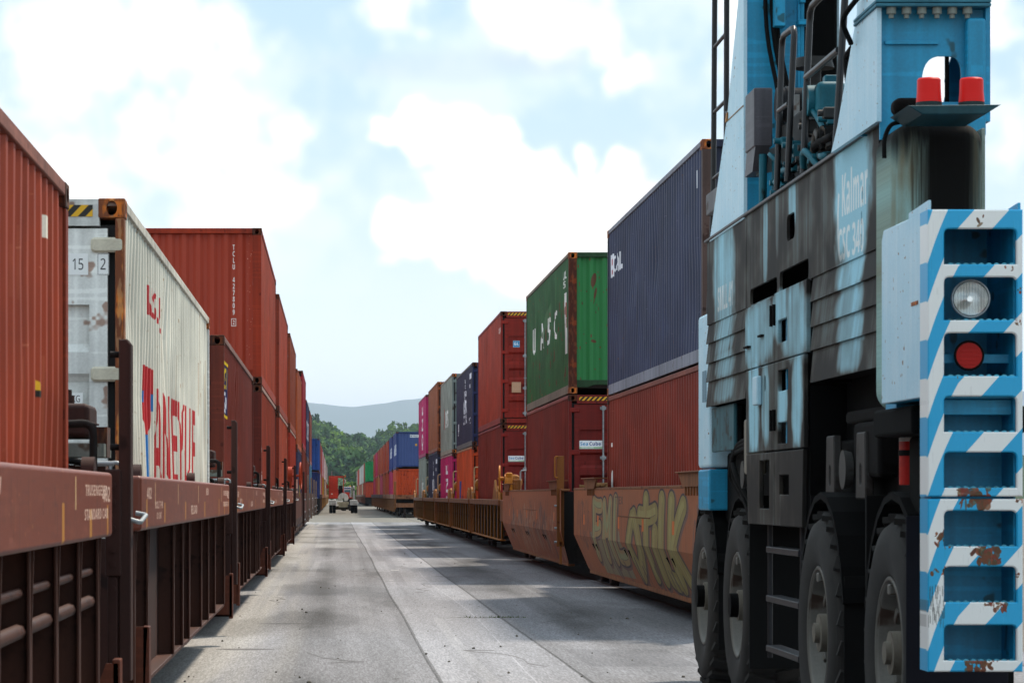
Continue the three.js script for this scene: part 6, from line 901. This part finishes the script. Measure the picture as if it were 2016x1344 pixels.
// ---------------------------------------------------------------- red yard tractor, seen from behind, and the trucks beyond it
{
  const Z = 258, m = F / Z, X = (x) => (x - VX) / m, Y = (y) => (VY - y) / m + EYE, zx = (a) => X(640 + a / 11.2), zy = (b) => Y(900 + b / 11.2);
  const t = placed('yard_tractor', 'red yard tractor with white fenders and open rear cab door', 'tractor', [0.6, 0, -Z - 2]);
  const red = paint('#d23a1e', { roughness: 0.45 }), wh = paint('#e0dfd8'), dk = plain(0x17171a, 0.7);
  part('cab', [span(zx(78), zx(415), zy(452), zy(410), -Z - 1.7, -Z - 3.4), span(zx(78), zx(92), zy(915), zy(420), -Z - 1.7, -Z - 3.4), span(zx(400), zx(415), zy(900), zy(420), -Z - 1.7, -Z - 3.4), span(zx(270), zx(284), zy(900), zy(430), -Z - 1.72, -Z - 1.8), span(zx(78), zx(415), zy(900), zy(880), -Z - 1.7, -Z - 3.4), span(zx(284), zx(400), zy(900), zy(700), -Z - 3.3, -Z - 3.4)], red, t);
  const d = part('rear_door', [rspan(zx(84), zx(272), zy(912), zy(430), -Z - 1.62, -Z - 1.70, 0.02), rspan(zx(100), zx(255), zy(725), zy(455), -Z - 1.58, -Z - 1.62, 0.01), rspan(zx(84), zx(272), zy(735), zy(725), -Z - 1.57, -Z - 1.62, 0.005)], red, t);
  part('door_handle', [rspan(zx(135), zx(165), zy(820), zy(795), -Z - 1.56, -Z - 1.6, 0.005)], wh, d);
  part('cab_glass', [span(zx(284), zx(400), zy(700), zy(455), -Z - 3.34, -Z - 3.36)], new THREE.MeshPhysicalMaterial({ color: 0xcfe0da, transmission: 1, thickness: 0, roughness: 0.05 }), t);
  part('seat', [rspan(zx(300), zx(385), zy(860), zy(735), -Z - 2.5, -Z - 2.9, 0.05), rspan(zx(300), zx(385), zy(780), zy(620), -Z - 2.4, -Z - 2.5, 0.05)], dk, t);
  part('engine_hood', [wall(poly([[-Z - 2.2, zy(900)], [-Z - 2.2, zy(770)], [-Z - 4.6, zy(830)], [-Z - 4.6, zy(900)]]), zx(418), zx(545) - zx(418), 0.03)], red, t);
  part('fifth_wheel', [front((() => { const s = new THREE.Shape(), cx = zx(400), w = zx(520) - cx; s.moveTo(cx - w, zy(900)); s.absarc(cx, zy(900) - 0.02, w, Math.PI, 0, true); s.lineTo(cx + w * 0.75, zy(965)); s.lineTo(cx + w * 0.25, zy(965)); s.lineTo(cx, zy(880)); s.lineTo(cx - w * 0.25, zy(965)); s.lineTo(cx - w * 0.75, zy(965)); return s; })(), 0, 0.06, 0.01).translate(0, 0, -Z - 0.8)], wh, t);
  part('frame', [span(zx(265), zx(525), zy(1040), zy(985), -Z - 0.3, -Z - 4.8), span(zx(300), zx(500), zy(1100), zy(1035), -Z - 0.35, -Z - 0.6)], paint('#cfc4a4', { map: wear2 }), t);
  part('rear_axle', [cyl(0.16, 1.6, 'x', zx(400), zy(1115), -Z - 0.9, 14), new THREE.SphereGeometry(0.26, 16, 10).translate(zx(395), zy(1110), -Z - 0.85)], paint('#5a4a30', { map: wear2 }), t);
  for (const [a, b] of [[85, 250], [548, 716]]) { const f = part('fender', [rspan(zx(a), zx(b), zy(1055), zy(950), -Z - 0.28, -Z - 0.34, 0.02), rspan(zx(a), zx(b), zy(962), zy(945), -Z - 0.3, -Z - 1.6, 0.02)], wh, t); for (const q of [0.52, 0.7, 0.85]) part('tail_lamp', [cyl(0.035, 0.03, 'z', lerp(zx(a), zx(b), q), zy(1026), -Z - 0.27, 10)], plain(0x6a1a14, 0.4), f); }
  const tyre = (x, z, w) => { const g = new THREE.Group(); g.name = 'wheel'; g.position.set(x - 0.6, 0.5, z + Z + 2); t.add(g); part('tyre', ready(joinG([new THREE.LatheGeometry([[0.28, -w / 2], [0.44, -w / 2], [0.5, -w / 2 + 0.04], [0.5, w / 2 - 0.04], [0.44, w / 2], [0.28, w / 2]].map(([p, q]) => new THREE.Vector2(p, q)), 28).rotateZ(Math.PI / 2)])), rubber, g); part('rim', ready(joinG([cyl(0.28, w * 0.8, 'x', 0, 0, 0, 18)])), wh, g); };
  for (const a of [126, 200, 603, 680]) tyre(zx(a), -Z - 0.9, 0.28); for (const a of [126, 680]) tyre(zx(a), -Z - 3.9, 0.28);
  part('roof_beacon', [cyl(0.06, 0.12, 'y', zx(445), zy(412), -Z - 1.9, 12), cyl(0.02, 0.1, 'y', zx(445), zy(432), -Z - 1.9, 8), rspan(zx(412), zx(450), zy(440), zy(446), -Z - 1.88, -Z - 1.92, 0.003)], plain('#d9701c', 0.4), t);
  part('mirror', [bent([V(zx(412), zy(480), -Z - 3), V(zx(450), zy(490), -Z - 3), V(zx(455), zy(560), -Z - 3), V(zx(412), zy(580), -Z - 3)], 0.02), rspan(zx(438), zx(462), zy(560), zy(490), -Z - 3.02, -Z - 3.06, 0.01)], wh, t);
  part('side_mirror', [rspan(zx(25), zx(62), zy(690), zy(595), -Z - 3, -Z - 3.06, 0.01), rod(V(zx(60), zy(640), -Z - 3.02), V(zx(80), zy(640), -Z - 3.02), 0.02)], red, t);
  part('lamp_mast', [cyl(0.025, zy(285) - zy(400), 'y', zx(147), (zy(285) + zy(420)) / 2, -Z - 3.2, 8)], galv, t);
  // white truck beyond
  const Zt = 300, mt = F / Zt, tx = (a) => (640 + a / 11.2 - VX) / mt, ty = (b) => (VY - 900 - b / 11.2) / mt + EYE, w = placed('white_truck', 'white truck with blue band over its windscreen behind the red yard tractor', 'truck', [tx(500), 0, -Zt - 1.5]);
  part('cab', [rspan(tx(402), tx(584), ty(900), ty(650), -Zt, -Zt - 2.2, 0.06)], paint('#d6d8d8', { roughness: 0.4 }), w);
  part('windscreen', [rspan(tx(425), tx(560), ty(795), ty(720), -Zt + 0.01, -Zt - 0.02, 0.004)], plain(0x3d6a74, 0.1), w);
  part('sun_band', [rspan(tx(422), tx(560), ty(695), ty(672), -Zt + 0.012, -Zt - 0.02, 0.004)], plain(0x24347a, 0.4), w);
  part('bumper', [rspan(tx(402), tx(610), ty(910), ty(880), -Zt + 0.1, -Zt - 0.2, 0.02)], paint('#b8341c'), w);
  for (const a of [430, 560]) part('wheel', [cyl(0.5, 0.3, 'x', tx(a), 0.5, -Zt - 0.9, 20)], rubber, w);
  part('chassis', [span(tx(420), tx(570), 0.5, 1.0, -Zt - 0.1, -Zt - 5), span(tx(402), tx(584), 0.8, ty(895), -Zt - 0.05, -Zt - 2.2)], dk, w);
  part('beacon', [cyl(0.08, 0.14, 'y', tx(555), ty(642), -Zt - 1, 10)], plain('#d9701c', 0.4), w);
  const v = placed('white_van', 'narrow white van parked by the far right row', 'van', [tx(630), 0, -340]);
  const Zv = 340, mv = F / Zv, vx = (a) => (640 + a / 11.2 - VX) / mv, vy = (b) => (VY - 900 - b / 11.2) / mv + EYE;
  part('body', [rspan(vx(612), vx(648), 0.45, vy(630), -Zv + 2, -Zv - 3, 0.12)], paint('#d8d8d4', { roughness: 0.4 }), v);
  part('windscreen', [rspan(vx(616), vx(644), vy(740), vy(680), -Zv + 2.012, -Zv + 1.98, 0.004)], plain(0x2a3a40, 0.1), v);
  for (const z of [1.2, -2.2]) part('wheel', [cyl(0.35, 0.22, 'x', vx(617), 0.35, -Zv + z, 16), cyl(0.35, 0.22, 'x', vx(643), 0.35, -Zv + z, 16)], rubber, v);
}

// ---------------------------------------------------------------- wooded hill and blue mountain
{
  const ridge = [[300, 800], [560, 808], [600, 812], [640, 824], [680, 846], [700, 852], [730, 856], [760, 848], [790, 838], [820, 834], [860, 826], [1000, 815], [1300, 820]], Zr = 2400, Zf0 = 1350;
  const prof = (x) => { for (let i = 0; i + 1 < ridge.length; i++) if (x <= ridge[i + 1][0]) { const t = clamp((x - ridge[i][0]) / (ridge[i + 1][0] - ridge[i][0])); return lerp(ridge[i][1], ridge[i + 1][1], t * t * (3 - 2 * t)); } return 820; };
  const hill = (X, Z) => { const xr = VX + X * F / Zr, top = (VY - prof(xr)) * Zr / F + EYE - 20, t = clamp((Z - Zf0) / (Zr - Zf0)), k = Z > Zr ? 1 - 0.25 * (Z - Zr) / 600 : Math.pow(t, 1.15); return Math.max(-1, top * k * (0.94 + 0.16 * vn3(X * 0.012 + 5, Z * 0.006, 3)) + 3 * (vn3(X * 0.03, Z * 0.02, 8) - 0.5) * t); };
  const nx = 70, nz = 60, g = new THREE.PlaneGeometry(1, 1, nx, nz).rotateX(-Math.PI / 2), p = g.attributes.position;
  for (let i = 0; i < p.count; i++) { const X = lerp(-330, 480, p.getX(i) + 0.5), Z = lerp(Zf0 - 20, 3000, 0.5 - p.getZ(i)); p.setXYZ(i, X, hill(X, Z) - 0.5, -Z); } g.computeVertexNormals();
  struct('wooded_hill', g, plain(0x26381a, 1));
  // trees: four crowns of many leaf-clump faces each
  const crowns = [0, 1, 2, 3].map((s) => {
    const r = rng(200 + s), pos = [], nor = [], lob = []; for (let i = 0; i < 9; i++) lob.push([(r() - 0.5) * 5, 4.5 + r() * 6, (r() - 0.5) * 5, 1.5 + r() * 1.5]);
    for (let i = 0; i < 300; i++) {
      const [lx, ly, lz, lr] = lob[i % 9], d = V(r() - 0.5, r() - 0.4, r() - 0.5).normalize(), c = V(lx, ly, lz).addScaledVector(d, lr * (0.75 + 0.35 * r())), nrm = d.clone().add(V((r() - 0.5) * 1.2, (r() - 0.5) * 1.2, (r() - 0.5) * 1.2)).normalize();
      const a = V(r() - 0.5, r() - 0.5, r() - 0.5).cross(nrm).normalize(), b = nrm.clone().cross(a), z = 0.7 + r() * 0.7;
      const P = [0, 2.1, 4.2].map((q) => c.clone().addScaledVector(a, Math.cos(q + r()) * z).addScaledVector(b, Math.sin(q + r()) * z)); for (const v of P) { pos.push(v.x, v.y, v.z); nor.push(nrm.x, nrm.y, nrm.z); }
    }
    const t = new THREE.CylinderGeometry(0.12, 0.25, 6, 5).translate(0, 3, 0).toNonIndexed(); pos.push(...t.attributes.position.array); nor.push(...t.attributes.normal.array);
    const gg = new THREE.BufferGeometry(); gg.setAttribute('position', new THREE.Float32BufferAttribute(pos, 3)); gg.setAttribute('normal', new THREE.Float32BufferAttribute(nor, 3)); return gg;
  });
  const r = rng(301), spots = []; for (let Z = Zf0; Z < Zr + 60; Z += 8.5) for (let X = -120 - (Z - Zf0) * 0.03; X < 210; X += 7.2) spots.push([X + (r() - 0.5) * 5, Z + (r() - 0.5) * 6, r()]);
  const leaf = new THREE.MeshPhysicalMaterial({ color: 0xffffff, roughness: 0.95, specularIntensity: 0.15 });
  crowns.forEach((cg, s) => {
    const list = spots.filter((_, i) => i % 4 === s), m = new THREE.InstancedMesh(cg, leaf, list.length), M4 = new THREE.Matrix4(), q = new THREE.Quaternion(), col = new THREE.Color();
    list.forEach(([X, Z, f], i) => { const k = 0.75 + 0.75 * r() * r() + 0.2 * r(); M4.compose(V(X, hill(X, Z) - 1.5, -Z), q.setFromAxisAngle(V(0, 1, 0), r() * 6.28), V(k * (0.9 + 0.3 * r()), k * (0.85 + 0.4 * r()), k)); m.setMatrixAt(i, M4); const n = vn3(X * 0.03, Z * 0.015, 1), w = f * f * f * 0.9 + n * 0.45; col.setRGB(0.02 + 0.09 * w, 0.062 + 0.13 * w, 0.026 + 0.010 * (1 - w)); m.setColorAt(i, col); });
    m.name = numbered('forest'); m.userData = { kind: 'stuff', label: 'dense green wood covering the hill behind the rail yard', category: 'forest', group: 'trees of the wooded hill' }; m.castShadow = m.receiveShadow = true; scene.add(m);
  });
  { // scrub at the foot of the hill, behind the end of the lane
    const m = new THREE.InstancedMesh(crowns[1], leaf, 260), M4 = new THREE.Matrix4(), q = new THREE.Quaternion(), col = new THREE.Color(); for (let i = 0; i < 260; i++) { M4.compose(V(-60 + r() * 130, -1.5, -760 - r() * 560), q.setFromAxisAngle(V(0, 1, 0), r() * 6.28), V(0.5 + r() * 0.3, 0.42 + r() * 0.25, 0.5 + r() * 0.3)); m.setMatrixAt(i, M4); const w = r(); col.setRGB(0.06 + 0.04 * w, 0.115 + 0.05 * w, 0.03); m.setColorAt(i, col); }
    m.name = 'scrub'; m.userData = { kind: 'stuff', label: 'light green scrub at the foot of the wooded hill', category: 'shrubs' }; m.castShadow = m.receiveShadow = true; scene.add(m);
  }
  const mg = new THREE.PlaneGeometry(1, 1, 160, 60).rotateX(-Math.PI / 2), mp = mg.attributes.position, Zm = 24000;
  for (let i = 0; i < mp.count; i++) { const X = lerp(-8500, 11000, mp.getX(i) + 0.5), t = 0.5 - mp.getZ(i), Z = lerp(17000, 27500, t), xr = VX + X * F / Zm, pk = 975 - (785 + 5 * sstep(600, 700, xr) - 32 * sstep(710, 1000, xr) - 5 * (vn3(xr * 0.035, 3, 7) - 0.5) - 2.5 * (vn3(xr * 0.12, 5, 7) - 0.5)); const s = Z < Zm ? sstep(17000, Zm, Z) : 1 - 0.5 * sstep(Zm, 27500, Z), n = vn3(X * 0.0009, Z * 0.0006, 2) * 0.6 + vn3(X * 0.0024, Z * 0.002, 4) * 0.3 + vn3(X * 0.008, Z * 0.008, 6) * 0.1; mp.setXYZ(i, X, pk * Zm / F * s * (0.90 + 0.16 * n * (1 - Math.abs(s - 0.5))) - 2, -Z); } mg.computeVertexNormals();
  struct('mountain', mg, new THREE.MeshStandardMaterial({ color: 0x33482c, roughness: 1 }));
}
scene.traverse((o) => { delete o.userData.base; });
renderer.render(scene, camera);
